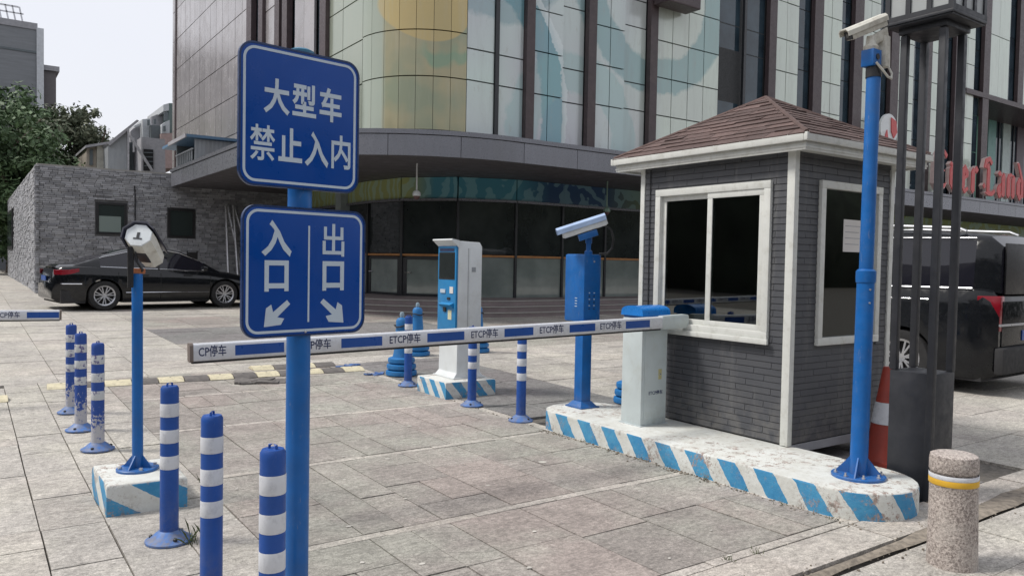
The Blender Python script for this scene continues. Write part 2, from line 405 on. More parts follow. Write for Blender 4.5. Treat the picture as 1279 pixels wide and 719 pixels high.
def dup(root, loc, rz=0, label=None, rx=0, ry=0):
    def cp(o, par):
        c = o.copy(); COL.objects.link(c); c.parent = par
        for ch in o.children: cp(ch, c)
        return c
    r = cp(root, None); r.location = loc; r.rotation_euler = (rx, ry, rz)
    if label: r['label'] = label
    return r
def put(name, me, parent, loc, rot=(0,0,0), scale=(1,1,1)):
    o = bpy.data.objects.new(name, me); COL.objects.link(o); o.parent = parent
    o.location = Vector(loc); o.rotation_euler = rot; o.scale = scale; return o
def unitbox(name, m, bev=0.0):
    mb = MB().box(-.5, .5, -.5, .5, -.5, .5); me = bpy.data.meshes.new(name); me.from_pydata(mb.v, [], mb.f); me.materials.append(m)
    return me
def text(body, size, mtx, m, parent, bold=.012, ext=.0006, sx=1, name='lettering', tilt=0):
    cu = bpy.data.curves.new(name, 'FONT'); cu.body = body; cu.size = size; cu.offset = bold*size; cu.extrude = ext; cu.resolution_u = 3
    cu.align_x = 'CENTER'; cu.align_y = 'CENTER'
    t = bpy.data.objects.new('t', cu); COL.objects.link(t); bpy.context.view_layer.update()
    me = bpy.data.meshes.new_from_object(t.evaluated_get(bpy.context.evaluated_depsgraph_get()))
    bpy.data.objects.remove(t); me.materials.clear(); me.materials.append(m)
    o = bpy.data.objects.new(name, me); COL.objects.link(o); o.parent = parent
    o.matrix_local = mtx @ Matrix.Diagonal((sx, 1, 1, 1)); return o
def face(o, xd, zd=(0, 0, 1)):
    """frame whose x runs along xd, y along zd, z out of the face"""
    x = Vector(xd).normalized(); y = Vector(zd).normalized(); z = x.cross(y)
    return Matrix.Translation(o) @ Matrix((x, y, z)).transposed().to_4x4()
# ================================================================== GROUND
gm = MB()
ys = [-60, 0, 6, 30, 70, 600]
for i in range(len(ys)-1):
    a, b = ys[i], ys[i+1]
    gm.add([(-500,a,zg(a)-.022),(600,a,zg(a)-.022),(600,b,zg(b)-.022),(-500,b,zg(b)-.022)], [(0,1,2,3)])
ground = part('ground', gm, M_joint, smooth=False); ground['kind'] = 'structure'

tiles = []      # x0,x1,y0,y1,mat index, top offset
def cols(x0, x1, w): 
    n = max(1, round((x1-x0)/w)); return [x0+(x1-x0)*i/n for i in range(n+1)]
rnd = random.Random(3)
BANDS = [2.13, 2.40, 3.60, 5.10, 6.62, 8.12, 9.62]
# left footway strips, 0.3 wide
xs = cols(-3.9, 1.2, .3)
for i in range(len(xs)-1):
    y = 1.5-rnd.random()*.6
    while y < 9.3:
        l = rnd.choice([.6, .6, .9, .3]); tiles.append((xs[i], xs[i+1], y, y+l, 1)); y += l
# driveway between cross strips
xs = cols(1.2, 4.02, .47)
for b in range(1, len(BANDS)-1):
    y0, y1 = BANDS[b], BANDS[b+1]
    n = 5
    for i in range(n): tiles.append((1.2+(2.82)*i/n, 1.2+2.82*(i+1)/n, y0, y0+.07, 3))
    for i in range(len(xs)-1):
        y = y0+.07; L = y1-y; 
        cuts = rnd.choice([[.33, .66], [.25, .62], [.2, .5, .8], [.4], [.6], [.36, .72], [.42, .62]]) if L > 1.2 else rnd.choice([[.5], [.3], [.68], [.55]])
        p = [0]+cuts+[1]
        for a, c in zip(p, p[1:]):
            if rnd.random() < .25:
                xm = (xs[i]+xs[i+1])/2; tiles.append((xs[i], xm, y+L*a, y+L*c, 0)); tiles.append((xm, xs[i+1], y+L*a, y+L*c, 0))
            else: tiles.append((xs[i], xs[i+1], y+L*a, y+L*c, 0))
# kerb stones and outer pavement toward the street
x = -4.0
while x < 14: l = rnd.choice([.8, 1.0]); tiles.append((x, x+l, 2.13, 2.395, 4)); x += l
x = -4.0
for (a, c, wd) in ((1.62, 2.02, .62), (1.2, 1.62, .6), (.75, 1.2, .7), (.3, .75, .6)):
    x = -4.2+rnd.random()*.3
    while x < 14: tiles.append((x, x+wd, a, c, 1)); x += wd
# dark slabs between kiosk and island, street side of the island and beyond the booth
for i in range(3):
    y = 5.5+rnd.random()*.2
    while y < 9.4: tiles.append((4.12+.5*i, 4.62+.5*i, y, min(9.6, y+.62), 2)); y += .62
y = 2.4
while y < 9.6: tiles.append((4.02, 4.12, y, y+.8, 3)); y += .8
for i in range(12):
    y = (5.5 if i < 1 else 2.4)
    y -= rnd.random()*.3 if i else 0
    y = max(2.4, y)
    while y < 9.4:
        x0 = 5.62+(i-0)*.62
        tiles.append((x0, x0+.62, y, min(9.6, y+.6), 1)); y += .6
y = 2.4
while y < 5.4: tiles.append((4.82, 5.62, y, y+.6, 2)); y += .6
# far plaza
for i in range(40):
    x0 = -10+i*.9; y = 9.6 - 0
    while y < (26.8 if x0 > 1.6 else 60):
        big = y > 20
        l = .6 if not big else 1.2
        pink = (x0 > 1.9 and (int(y/2.4) % 2 == 0 or x0 > 6) and y > 10)
        if not (x0 > 7.5 and y > 17.2): tiles.append((x0, x0+.9, y, y+l, 2 if (8 > x0 > 2.4 and 12 < y < 14.5) else (0 if pink else 1)))
        y += l
for i in range(36):
    x0 = 13.06+i*1.2; y = -2
    while y < 15: tiles.append((x0, x0+1.2, y, y+1.2, 1)); y += 1.2
TM = [M_pave, M_pavel, M_paved, M_kerb, M_kerb]
scored = []
for t in tiles:
    cx, cy = (t[0]+t[1])/2, (t[2]+t[3])/2; p = proj(cx, cy, zg(cy)); s = 0
    if p and -80 < p[0] < 1360 and p[1] < 790: s = (t[1]-t[0])*(t[3]-t[2])*1.4/p[2]**3
    scored.append((s, t))
scored.sort(key=lambda q: -q[0])
TU = {i: unitbox('slab', TM[i]) for i in range(5)}
names = {0: 'driveway_slab', 1: 'footway_slab', 2: 'dark_slab', 3: 'edging_slab', 4: 'kerb_stone'}
stuffs = {i: MB() for i in range(5)}
cnt = 0
for s, (x0, x1, y0, y1, m) in scored:
    gp = .0024+rnd.random()*.003; cx, cy = (x0+x1)/2, (y0+y1)/2
    top = zg(cy)+rnd.uniform(-.003, .002)+(.03 if False else 0); sl = math.atan(.012) if 6 < cy < 30 else 0
    rx = sl+rnd.uniform(-.002, .002); ry = rnd.uniform(-.003, .003)
    if s > 0 and cnt < 297:
        put('paving_slab' if m != 4 else 'kerb_stone', TU[m], ground, (cx, cy, top-.02), (rx, ry, rnd.uniform(-.003, .003)), (x1-x0-2*gp, y1-y0-2*gp, .04)); cnt += 1
    else:
        q = Matrix.Rotation(rx, 3, 'X'); hx, hy = (x1-x0)/2-gp, (y1-y0)/2-gp
        stuffs[m].obox((cx, cy, top-.02), q @ Vector((hx, 0, 0)), q @ Vector((0, hy, 0)), q @ Vector((0, 0, .02)))
for i, mb in stuffs.items():
    if mb.v: part('paving', mb, TM[i], ground, smooth=False, kind='stuff')
# soil strip and litter along the kerb
sm = MB(); rr = random.Random(5)
n = 60; vs = []
for i in range(n+1):
    x = -1+i*.2; yc = 2.055+.03*max(0, x-3.4)*1.0; hw = .028+.035*max(0, min(1.5, x-3.6))
    for k in (-1, -.4, .4, 1): vs.append((x, yc+hw*k+rr.uniform(-.012, .012), .005+(.016 if abs(k) < .5 else 0)*rr.random()))
sm.add(vs, [(i*4+k, i*4+4+k, i*4+5+k, i*4+1+k) for i in range(n) for k in range(3)])
o = part('soil_strip', sm, M_dirt, ground, smooth=True, kind='stuff')
deb = MB()
for i in range(700):
    t = rr.random()
    if t < .35: x, y = rr.uniform(2.5, 8), 2.06+rr.gauss(0, .07)
    elif t < .7: x, y = 4.03-abs(rr.gauss(0, .035)), rr.uniform(2.3, 5.2)
    elif t < .85: x, y = rr.uniform(4.7, 5.2), rr.uniform(2.3, 2.8)
    else: x, y = rr.uniform(4.02, 4.03), rr.uniform(2, 8)
    s = rr.uniform(.0015, .006); deb.obox((x, y, zg(y)+s*.6), (s, s*.3, 0), (-s*.3, s*rr.uniform(.4, 1), 0), (0, 0, s*.6))
part('grit', deb, M_dirt, ground, smooth=False, kind='stuff')
def weeds(spots, name='weeds'):
    mb = MB()
    for (x, y, n, h) in spots:
        for i in range(n):
            a = rr.random()*6.28; b = rr.uniform(.2, .8)*h; hh = h*rr.uniform(.4, 1); bx, by = x+rr.gauss(0, .02), y+rr.gauss(0, .02); z = zg(y)
            wv = .0025; dx, dy = math.cos(a), math.sin(a)
            mb.add([(bx-dy*wv, by+dx*wv, z), (bx+dy*wv, by-dx*wv, z), (bx+dx*b*.5-dy*wv*.8, by+dy*b*.5+dx*wv*.8, z+hh*.7), (bx+dx*b, by+dy*b, z+hh)], [(0,1,2),(0,2,3)])
    o = part(name, mb, M_weed, ground, smooth=False, kind='stuff')
weeds([(.90, 4.0, 9, .10), (.92, 4.03, 5, .15), (1.24, 3.62, 8, .05), (3.0, 2.42, 14, .03), (3.2, 2.4, 12, .03), (2.9, 2.2, 10, .025), (4.75, 2.5, 40, .07), (4.85, 2.62, 30, .06), (2.6, 1.98, 18, .05), (1.2, 5.1, 8, .05)]+[(4.0, 2.5+.31*i, 6, .035) for i in range(9)])

gum = MB(); rr = random.Random(21)
for (x, y, r) in [(3.35, 4.35, .035), (3.1, 5.9, .03), (2.45, 5.0, .02)]+[(rr.uniform(-.5, 4), rr.uniform(2.4, 9), rr.uniform(.008, .018)) for _ in range(60)]:
    n = 9; gum.add([(x+r*math.cos(6.283*k/n)*rr.uniform(.6, 1.2), y+r*math.sin(6.283*k/n)*rr.uniform(.5, 1), zg(y)+.0035) for k in range(n)], [tuple(range(n))])
part('gum_spots', gum, mat('gum', (.48, .46, .42), .9, var=.2), ground, smooth=False, kind='stuff')

# ================================================================== STRIPED CONCRETE ISLANDS
def kerb_island(pts, z0, z1, m, name, parent=None, world=True, bev=.012):
    """closed outline with running length in UV so that the painted stripes follow the side"""
    me = bpy.data.meshes.new(name); off = wl(parent) if parent else Vector((0,0,0)); bm = bmesh.new(); uv = bm.loops.layers.uv.new('UVMap')
    n = len(pts); L = [0]
    for i in range(n): L.append(L[-1]+math.dist(pts[i][:2], pts[(i+1) % n][:2]))
    cx = sum(p[0] for p in pts)/n; cy = sum(p[1] for p in pts)/n
    def ins(p, d):
        v = Vector((cx-p[0], cy-p[1])); v.normalize(); return (p[0]+v.x*d, p[1]+v.y*d)
    lev = [(z0, 0), (z1-bev, 0), (z1-bev*.3, bev*.35), (z1, bev)]
    rings = [[bm.verts.new((*ins(p, d), z)) for p in pts] for z, d in lev]
    for r in rings:
        for v in r: v.co -= off
    for j in range(3):
        for i in range(n):
            k = (i+1) % n; f = bm.faces.new((rings[j][i], rings[j][k], rings[j+1][k], rings[j+1][i])); f.smooth = True
            for lp, (u, vv) in zip(f.loops, ((L[i], lev[j][0]), (L[i+1], lev[j][0]), (L[i+1], lev[j+1][0]), (L[i], lev[j+1][0]))): lp[uv].uv = (u, vv)
    bm.faces.new(rings[3]); bm.normal_update(); bmesh.ops.recalc_face_normals(bm, faces=bm.faces); bm.to_mesh(me); bm.free(); me.materials.append(m)
    me.set_sharp_from_angle(angle=R(40))
    o = bpy.data.objects.new(name, me); COL.objects.link(o)
    if parent: o.parent = parent
    return o
pts = []
for i in range(24): pts.append((4.04, 5.08-(5.08-2.66)*i/24))
for i in range(15):
    a = math.pi+math.pi*i/14; pts.append((4.40+.36*math.cos(a), 2.62+.36*math.sin(a)))
for i in range(10): pts.append((4.76, 2.72+(5.05-2.72)*i/9))
for i in range(9):
    a = math.pi*i/8; pts.append((4.40+.36*math.cos(a), 5.13+.30*math.sin(a)))
isl = kerb_island(pts, -.01, .16, stripemat('island_stripes', .287, .72, .62, .53), 'traffic_island')
tag(isl, 'long low concrete island with blue and white slanted stripes along the driveway', 'traffic island')
isl2 = kerb_island([(3.99,7.43),(3.99,6.82),(4.60,6.82),(4.60,7.43)], zg(6.8)-.02, zg(6.8)+.17, stripemat('plinth_stripes', .21, .8, .1, .5), 'kiosk_plinth')
tag(isl2, 'square striped concrete plinth under the white payment kiosk', 'plinth')
isl3 = kerb_island([(.60,5.16),(.61,4.65),(1.02,4.63),(1.03,5.14)], -.01, .17, stripemat('block_stripes', .40, 1.55, .80, .5), 'concrete_block', bev=.02)
tag(isl3, 'small striped concrete block carrying the slim blue post in the left foreground', 'concrete block')

# ================================================================== BOLLARDS
def make_bollard(m_tube, m_band, label, loc, h=.775):
    t = thing('lane_bollard', label, 'bollard', loc, rnd.random()*6, 'blue and white lane bollards')
    f = part('flange', MB().lathe([(.112,0),(.112,.010),(.095,.018),(.055,.05),(.047,.056)], 28), M_bolflange, t, False)
    for a in range(3):
        q = 2*math.pi*a/3; part('bolt', MB().lathe([(.011,0),(.011,.012),(.006,.016)], 6, (.085*math.cos(q), .085*math.sin(q), .018)), M_darksteel, f, False)
    part('tube', MB().lathe([(.044,.045),(.0425,h-.03),(.0425,h-.012),(.036,h)], 28), m_tube, t, False)
    for z in (.365, .495, .625): part('reflective_band', MB().lathe([(.0435,z),(.0442,z+.002),(.0442,z+.064),(.0435,z+.066)], 28, cap=False), m_band, t, False)
    lp = [(-.018, 0, h-.004), (-.016, 0, h+.012), (0, 0, h+.018), (.016, 0, h+.012), (.018, 0, h-.004)]
    part('cap_loop', MB().tube(lp, .005, 6), m_tube, t, False); return t
b0 = make_bollard(M_bolblue, M_bolwhite, 'clean blue and white bollard between the concrete block and the sign pole', (.818, 4.10, .003))
p5 = g(265, 519, .775); p6 = g(341, 561, .775)
dup(b0, (p5.x, p5.y, .003), 1, 'blue and white bollard in the foreground, second from the sign pole')
dup(b0, (p6.x, p6.y, .003), 2, 'nearest blue and white bollard, cut by the bottom edge just left of the sign pole')
dup(b0, (4.027, 7.72, zg(7.7)+.003), 3, 'blue bollard beside the payment kiosk, farthest of the right hand row')
dup(b0, (4.054, 6.42, zg(6.4)+.003), 4, 'blue bollard in front of the striped kiosk plinth, middle of the right hand row')
dup(b0, (4.058, 5.60, .003), 5, 'blue bollard at the far end of the striped island, nearest of the right hand row')
b1 = make_bollard(M_worn, M_wornw, 'scuffed peeling blue bollard, nearest of the three worn ones at the left', (.77, 6.30, .006))
b1['group'] = 'blue and white lane bollards'
dup(b1, (.738, 7.03, zg(7)+.003), 2, 'scuffed blue bollard in the middle of the three worn ones at the left')
dup(b1, (.745, 7.80, zg(7.8)+.003), 4, 'scuffed blue bollard farthest away of the three worn ones at the left')

# stone bollard
t = thing('stone_bollard', 'rough granite bollard with a yellow band on the pavement at lower right', 'bollard', (3.905, 1.80, .0), R(10), ry=R(-.8), rx=R(-.6))
def rough(mb, a):
    r = random.Random(9); mb.v = [(x*(1+r.uniform(-a, a)), y*(1+r.uniform(-a, a)), z+r.uniform(-a, a)*.05) for x, y, z in mb.v]; return mb
part('shaft', rough(MB().lathe([(.112,-.01),(.110,.05),(.107,.2),(.106,.34),(.1045,.39),(.106,.395),(.106,.435),(.104,.438)], 40), .007), M_granite, t, False, label=None)
part('groove', MB().lathe([(.098,.43),(.098,.462)], 36), M_granite, t, False)
part('cap', rough(MB().lathe([(.104,.455),(.107,.462),(.107,.51),(.103,.532),(.09,.538),(.01,.54)], 40), .006), M_granite, t, False)
part('yellow_band', MB().lathe([(.1075,.395),(.1085,.397),(.1085,.422),(.1075,.424)], 40, cap=False), M_yellow, t, False)
part('white_band', MB().lathe([(.1065,.424),(.1078,.427),(.1078,.444),(.1065,.446)], 40, cap=False), M_bolwhite, t, False)

# ================================================================== SIGN POLE AND SIGNS
p0 = fw0*2.9+rt0*(-.275*2.9); PX, PY = p0.x, p0.y
t = thing('sign_pole', 'thick blue steel pole in the foreground carrying two square blue signs', 'pole', (PX, PY, 0))
part('pole', MB().lathe([(.044,.0),(.044,2.17)], 36, (PX, PY, 0)), M_pole, t)
part('pole_cap', MB().lathe([(.047,2.15),(.047,2.185),(.03,2.193)], 30, (PX, PY, 0)), mat('cap_teal', (.03, .16, .27), .5), t)
part('foot_plate', MB().lathe([(.11,0),(.11,.012)], 30, (PX, PY, 0.002)), M_pole, t)
def rrect(w, h, r, n=8):
    pts = []
    for cx, cy, a0 in ((w/2-r, h/2-r, 0), (-w/2+r, h/2-r, 90), (-w/2+r, -h/2+r, 180), (w/2-r, -h/2+r, 270)):
        for i in range(n+1): a = R(a0+90*i/n); pts.append((cx+r*math.cos(a), cy+r*math.sin(a)))
    return pts
def ring_mb(w, h, r, th, z0, z1):
    a = rrect(w, h, r); b = rrect(w-2*th, h-2*th, r-th); n = len(a); mb = MB()
    vs = [(*p, z0) for p in a]+[(*p, z0) for p in b]+[(*p, z1) for p in a]+[(*p, z1) for p in b]; fs = []
    for i in range(n):
        k = (i+1) % n; fs += [(2*n+i, 2*n+k, 3*n+k, 3*n+i), (i, k, 2*n+k, 2*n+i), (n+k, n+i, 3*n+i, 3*n+k)]
    return mb.add(vs, fs)
def make_sign(azr, u0, u1, z0, z1, label, tiltr=0):
    d = Vector((math.sin(R(azr)), math.cos(R(azr)), 0)); nrm = Vector((d.y, -d.x, 0)); W, Hh = u1-u0, z1-z0
    c = Vector((PX, PY, 0))+nrm*.052+d*((u0+u1)/2)+Vector((0, 0, (z0+z1)/2))
    t = thing('road_sign', label, 'sign', c, group='square blue signs on the pole')
    t.rotation_euler = Matrix((d, (0, 0, 1), nrm)).transposed().to_euler()
    part('plate', MB().prism(rrect(W, Hh, .055), -.0015, .0015), M_signblue, t, False, bevel=.0006)
    part('rim', ring_mb(W, Hh, .055, .007, -.010, .003), mat('sign_rim', (.010, .03, .10), .3), t, False)
    part('white_border', ring_mb(W-.030, Hh-.030, .046, .0095, .0016, .0024), M_signwhite, t, False)
    for zz in (-Hh*.3, Hh*.3):
        cxx = -(u0+u1)/2
        br = part('clamp', MB().box(cxx-.06, cxx+.06, zz-.012, zz+.012, -.012, -.0018).obox((cxx-.052, zz, -.052), (.004,0,0), (0,.012,0), (0,0,.042)).obox((cxx+.052, zz, -.052), (.004,0,0), (0,.012,0), (0,0,.042)), M_pole, t, False)
    return t, W, Hh
def L2(x, y, z=.0022): return Matrix.Translation((x, y, z))
s1, W, Hh = make_sign(81.5, -.262, .218, 1.672, 2.172, 'upper blue square sign with seven white characters in two rows')
for ch, x in zip('大型车', (-.100, .008, .116)): text(ch, .128, L2(x, .062), M_signwhite, s1, bold=.024, sx=.78, name='character')
for ch, x in zip('禁止入内', (-.152, -.046, .060, .162)): text(ch, .132, L2(x, -.108), M_signwhite, s1, bold={'禁': .012, '内': .018}.get(ch, .026), sx=.74, name='character')
s2, W, Hh = make_sign(78.5, -.256, .259, 1.136, 1.606, 'lower blue square sign with entrance and exit characters and two arrows')
for ch, x, y in (('入', -.125, .110), ('口', -.125, -.020), ('出', .112, .110), ('口', .112, -.020)): text(ch, .130, L2(x, y), M_signwhite, s2, bold=.014 if ch == '出' else .032, sx=.90, name='character')
part('divider', MB().box(-.0035+.006, .0035+.006, -.185, .17, .0016, .0024), M_signwhite, s2, False, smooth=False)
def arrow(cx, cy, sx):
    P = [(.045,.045),(.028,.058),(-.022,.008),(-.022,.034),(-.046,.018),(-.050,-.050),(.018,-.046),(.030,-.022),(.006,-.022),(.055,.030)]
    P = [(.046,.052),(.060,.036),(.004,-.014),(.034,-.020),(.020,-.044),(-.052,-.050),(-.044,.022),(-.022,.036),(-.014,.006)]
    pts = [(cx+sx*x*.92, cy+y*.92) for x, y in P]
    return MB().prism(pts, .0016, .0024)
part('arrow', arrow(-.125, -.150, 1), M_signwhite, s2, False, smooth=False)
part('arrow', arrow(.112, -.148, -1), M_signwhite, s2, False, smooth=False)
part('screw', MB().lathe([(.005,0),(.005,.003),(.002,.005)], 10, (-.006, -.22, .0016)), M_alu, s2, False)

# ================================================================== CAMERAS ON POSTS
def basis(d, roll=0):
    d = Vector(d).normalized(); s = d.cross(Vector((0, 0, 1))).normalized(); u = s.cross(d).normalized()
    q = Quaternion(d, roll); return d, q @ s, q @ u
def cam_housing(parent, c, d, L, w, h, m_hood, m_body, m_face, roll=0):
    """c = centre, d = pointing direction; hood over a bevelled body, window at the front"""
    d, s, u = basis(d, roll); c = Vector(c)
    part('housing', MB().obox(c-u*h*.06, d*L*.47, s*w*.42, u*h*.40), m_body, parent, bevel=h*.14)
    sec = [(-.54,-.02),(-.54,.36),(-.34,.56),(.34,.56),(.54,.36),(.54,-.02),(.48,-.02),(.48,.32),(.31,.48),(-.31,.48),(-.48,.32),(-.48,-.02)]
    part('sun_hood', MB().ext([c-d*L*.48+s*w*a+u*h*b for a, b in sec], d*L*1.06), m_hood, parent, smooth=False)
    f = c+d*L*.475
    part('front_plate', MB().obox(f-u*h*.06, d*.004, s*w*.38, u*h*.33), m_face, parent, bevel=.003)
    part('lens_window', MB().cyl(f-u*h*.04, f-u*h*.04+d*.008, h*.17, n=18), M_glass, parent)
    part('rear_plate', MB().obox(c-d*L*.475-u*h*.06, d*.004, s*w*.38, u*h*.33), m_face, parent, bevel=.003)
# slim blue post on the block, white octagonal device
t = thing('camera_post', 'slim blue post with a white octagonal hooded device, on the small striped block', 'camera post', (.81, 4.93, .17))
part('foot_plate', MB().lathe([(.115,.17),(.115,.182),(.11,.186)], 30, (.81, 4.93, 0)), M_pole, t)
for k in range(4):
    a = R(45+90*k); dx, dy = math.cos(a), math.sin(a)
    part('gusset', MB().ext([(.81+dx*.025, 4.93+dy*.025, .186), (.81+dx*.09, 4.93+dy*.09, .186), (.81+dx*.025, 4.93+dy*.025, .262)], (-dy*.007, dx*.007, 0)), M_pole, t, smooth=False)
    part('bolt', MB().lathe([(.011,0),(.011,.016)], 6, (.81+.095*math.cos(a+.8), 4.93+.095*math.sin(a+.8), .184)), M_alu, t)
part('post', MB().cyl((.81, 4.93, .18), (.805, 4.93, 1.315), .030, n=24), M_pole, t)
part('bracket', MB().box(.785, .845, 4.905, 4.95, 1.315, 1.345), mat('rust_orange', (.35, .12, .05), .7), t, bevel=.004)
d, s, u = basis((-.45, -.80, .38), R(-4)); c0 = g(173, 294, 1.539)
c0 = Vector((.805, 4.885, 1.535)); bk = Vector((.892, 4.97, 1.405))
oc = [(math.cos(R(22.5+45*k)), math.sin(R(22.5+45*k))) for k in range(8)]
ring = lambda c, r, ry: [c+s*(a*r)+u*(b*ry) for a, b in oc]
part('housing', MB().loft([ring(c0, .078, .070), ring(c0+(bk-c0)*.25, .080, .074), ring(bk, .070, .060)]), M_beige, t, smooth=False)
part('front_plate', MB().loft([ring(c0+d*.006, .076, .070), ring(c0-d*.008, .079, .073)]), mat('chalk_white', (.62, .66, .68), .5, dirt=.3), t, smooth=False, bevel=.002)
hr = [k for k in (0, 1, 2, 3)]
hood = []
for c in (c0+d*.018, bk-d*.015):
    hood.append([c+s*(a*.090)+u*(b*.080) for a, b in ((math.cos(R(q)), math.sin(R(q))) for q in (-20, 22, 67, 112, 150))]+[c+s*(a*.098)+u*(b*.09) for a, b in ((math.cos(R(q)), math.sin(R(q))) for q in (150, 112, 67, 22, -20))])
part('sun_hood', MB().loft(hood), mat('hood_dark', (.02, .022, .04), .4), t, smooth=False)
part('mark', MB().obox(c0+d*.0075-u*.022, s*.024, u*.004, d*.001).obox(c0+d*.0075, s*.008, u*.016, d*.001), M_darksteel, t, smooth=False)
part('side_label', MB().obox((c0+bk)/2-u*.066-d*.0+s*.0, s*.03, (bk-c0)*.2, u*.003), M_darksteel, t, smooth=False)
part('hanging_tube', MB().cyl((.766, 4.90, 1.47), (.764, 4.895, 1.235), .018, .016, 14), M_black, t)
part('cable', MB().tube([(.79,4.90,1.44),(.80,4.89,1.38),(.815,4.885,1.35),(.83,4.90,1.34),(.82,4.92,1.31)], .006), M_black, t)

# tall blue pole on the island
t = thing('camera_pole', 'tall blue pole on the rounded end of the striped island, cream camera on top', 'camera pole', (4.42, 2.60, .16))
bs = Vector((4.425, 2.60, .16)); tp = Vector((4.515, 2.640, 2.60)); mid = bs+(tp-bs)*.49
part('foot_plate', MB().lathe([(.155,0),(.155,.014),(.150,.018)], 40, bs), M_pole, t)
for k in range(4):
    a = R(20+90*k); dx, dy = math.cos(a), math.sin(a)
    part('gusset', MB().ext([(bs.x+dx*.045, bs.y+dy*.045, .178), (bs.x+dx*.135, bs.y+dy*.135, .178), (bs.x+dx*.045, bs.y+dy*.045, .285)], (-dy*.008, dx*.008, 0)), M_pole, t, smooth=False)
for k in range(8):
    a = R(43+45*k); part('bolt', MB().lathe([(.011,0),(.011,.01),(.006,.011),(.006,.024)], 6, (bs.x+.13*math.cos(a), bs.y+.13*math.sin(a), .177)), M_alu, t)
part('lower_tube', MB().cyl(bs+Vector((0,0,.01)), mid, .051, n=32), M_pole, t)
ax = (tp-bs).normalized()
part('sleeve', MB().lathe([(.055,-.02),(.058,0),(.058,.05),(.046,.062)], 32, mid, ax), M_pole, t)
part('upper_tube', MB().cyl(mid, tp, .041, n=32), M_pole, t)
for dz in (-.06, -.14):
    q = mid+ax*dz; nn = Vector((-.5, -.87, 0)); part('bolt', MB().cyl(q+nn*.048, q+nn*.056, .006, n=8), M_alu, t)
part('collar', MB().cyl(tp-ax*.02, tp+ax*.05, .046, n=24), M_black, t)
part('connection_box', MB().box(4.455, 4.545, 2.61, 2.69, 2.645, 2.745), M_pole, t, bevel=.004)
part('socket_hole', MB().cyl((4.500, 2.605, 2.70), (4.500, 2.6095, 2.70), .018, n=16), M_black, t)
part('power_box', MB().obox((4.590, 2.640, 2.745), (.028,0,0), (0,.045,0), (-.004,0,.095)), M_beige, t, bevel=.008)
part('cable', MB().tube([(4.60,2.60,2.66),(4.61,2.58,2.61),(4.59,2.57,2.575),(4.55,2.57,2.58),(4.50,2.58,2.62),(4.47,2.60,2.66)], .007), M_beige, t)
part('mounting_foot', MB().lathe([(.04,2.745),(.045,2.765),(.03,2.785),(.026,2.83)], 20, (4.50, 2.655, 0)), M_beige, t)
part('bracket', MB().obox((4.545, 2.63, 2.83), (.045,-.02,.03), (.006,.015,0), (-.01,0,.03)), M_beige, t, bevel=.005)
cam_housing(t, (4.475, 2.675, 2.882), (-.86, .40, -.42), .27, .085, .075, M_beige, M_beige, M_darksteel, R(-8))

# blue box with camera, far end of the island
t = thing('plate_camera', 'bright blue box on a square post with a tilted blue and white camera', 'camera post', (4.43, 5.23, .16))
BX, BY = 4.435, 5.205
part('foot_plate', MB().box(BX-.10, BX+.11, BY-.11, BY+.11, .16, .172).loft([[(BX+a*r, BY+b*r, z) for a, b in ((-1,-1),(1,-1),(1,1),(-1,1))] for r, z in ((.095,.172),(.058,.215))]), M_pole, t, bevel=.002, smooth=False)
part('post', MB().box(BX-.05, BX+.055, BY-.052, BY+.052, .2, .91), M_pole, t, bevel=.006)
part('box', MB().box(BX-.0, BX+.155, BY-.0, BY+.20, .91, 1.515).box(BX-.02, BX+.155, BY, BY+.005, .93, 1.5) if False else MB().box(BX-.02, BX+.175, BY-.02, BY+.25, .905, 1.505), M_pole, t, bevel=.018)
for r0 in (0, 1):
    for k in range(6): part('vent_slot', MB().box(BX+.035+.055*r0, BX+.050+.055*r0, BY-.0225, BY-.019, 1.02+.028*k, 1.028+.028*k), M_signwhite if k % 2 else M_darksteel, t, smooth=False)
for k in range(4): part('vent_slot', MB().box(BX-.0225, BX-.0195, BY+.07, BY+.10, 1.04+.024*k, 1.047+.024*k), M_signwhite, t, smooth=False)
part('lock', MB().cyl((BX+.09, BY-.019, 1.44), (BX+.09, BY-.024, 1.44), .009, n=12), M_alu, t)
q = Vector((BX+.065, BY+.03, 0))
part('mast', MB().lathe([(.035,1.50),(.035,1.53),(.022,1.54),(.022,1.61)], 18, q), M_pole, t)
dd = Vector((-.363, .249, -.150)).normalized()
cc = Vector((4.425, 5.215, 1.745))
part('saddle', MB().obox(cc-Vector((-.03, .02, .075)), dd*.085, basis(dd)[1]*.04, basis(dd)[2]*.028), M_pole, t, bevel=.006)
part('tilt_joint', MB().lathe([(.03,1.60),(.03,1.66)], 16, q), M_pole, t)
cam_housing(t, cc, dd, .42, .11, .105, mat('hood_paleblue', (.36, .48, .70), .4), M_whitemetal, M_whitemetal, R(0))
part('cable', MB().tube([(4.60,5.10,1.75),(4.635,5.09,1.72),(4.66,5.09,1.64),(4.655,5.10,1.56),(4.62,5.12,1.515),(4.55,5.15,1.508)], .010), M_black, t)

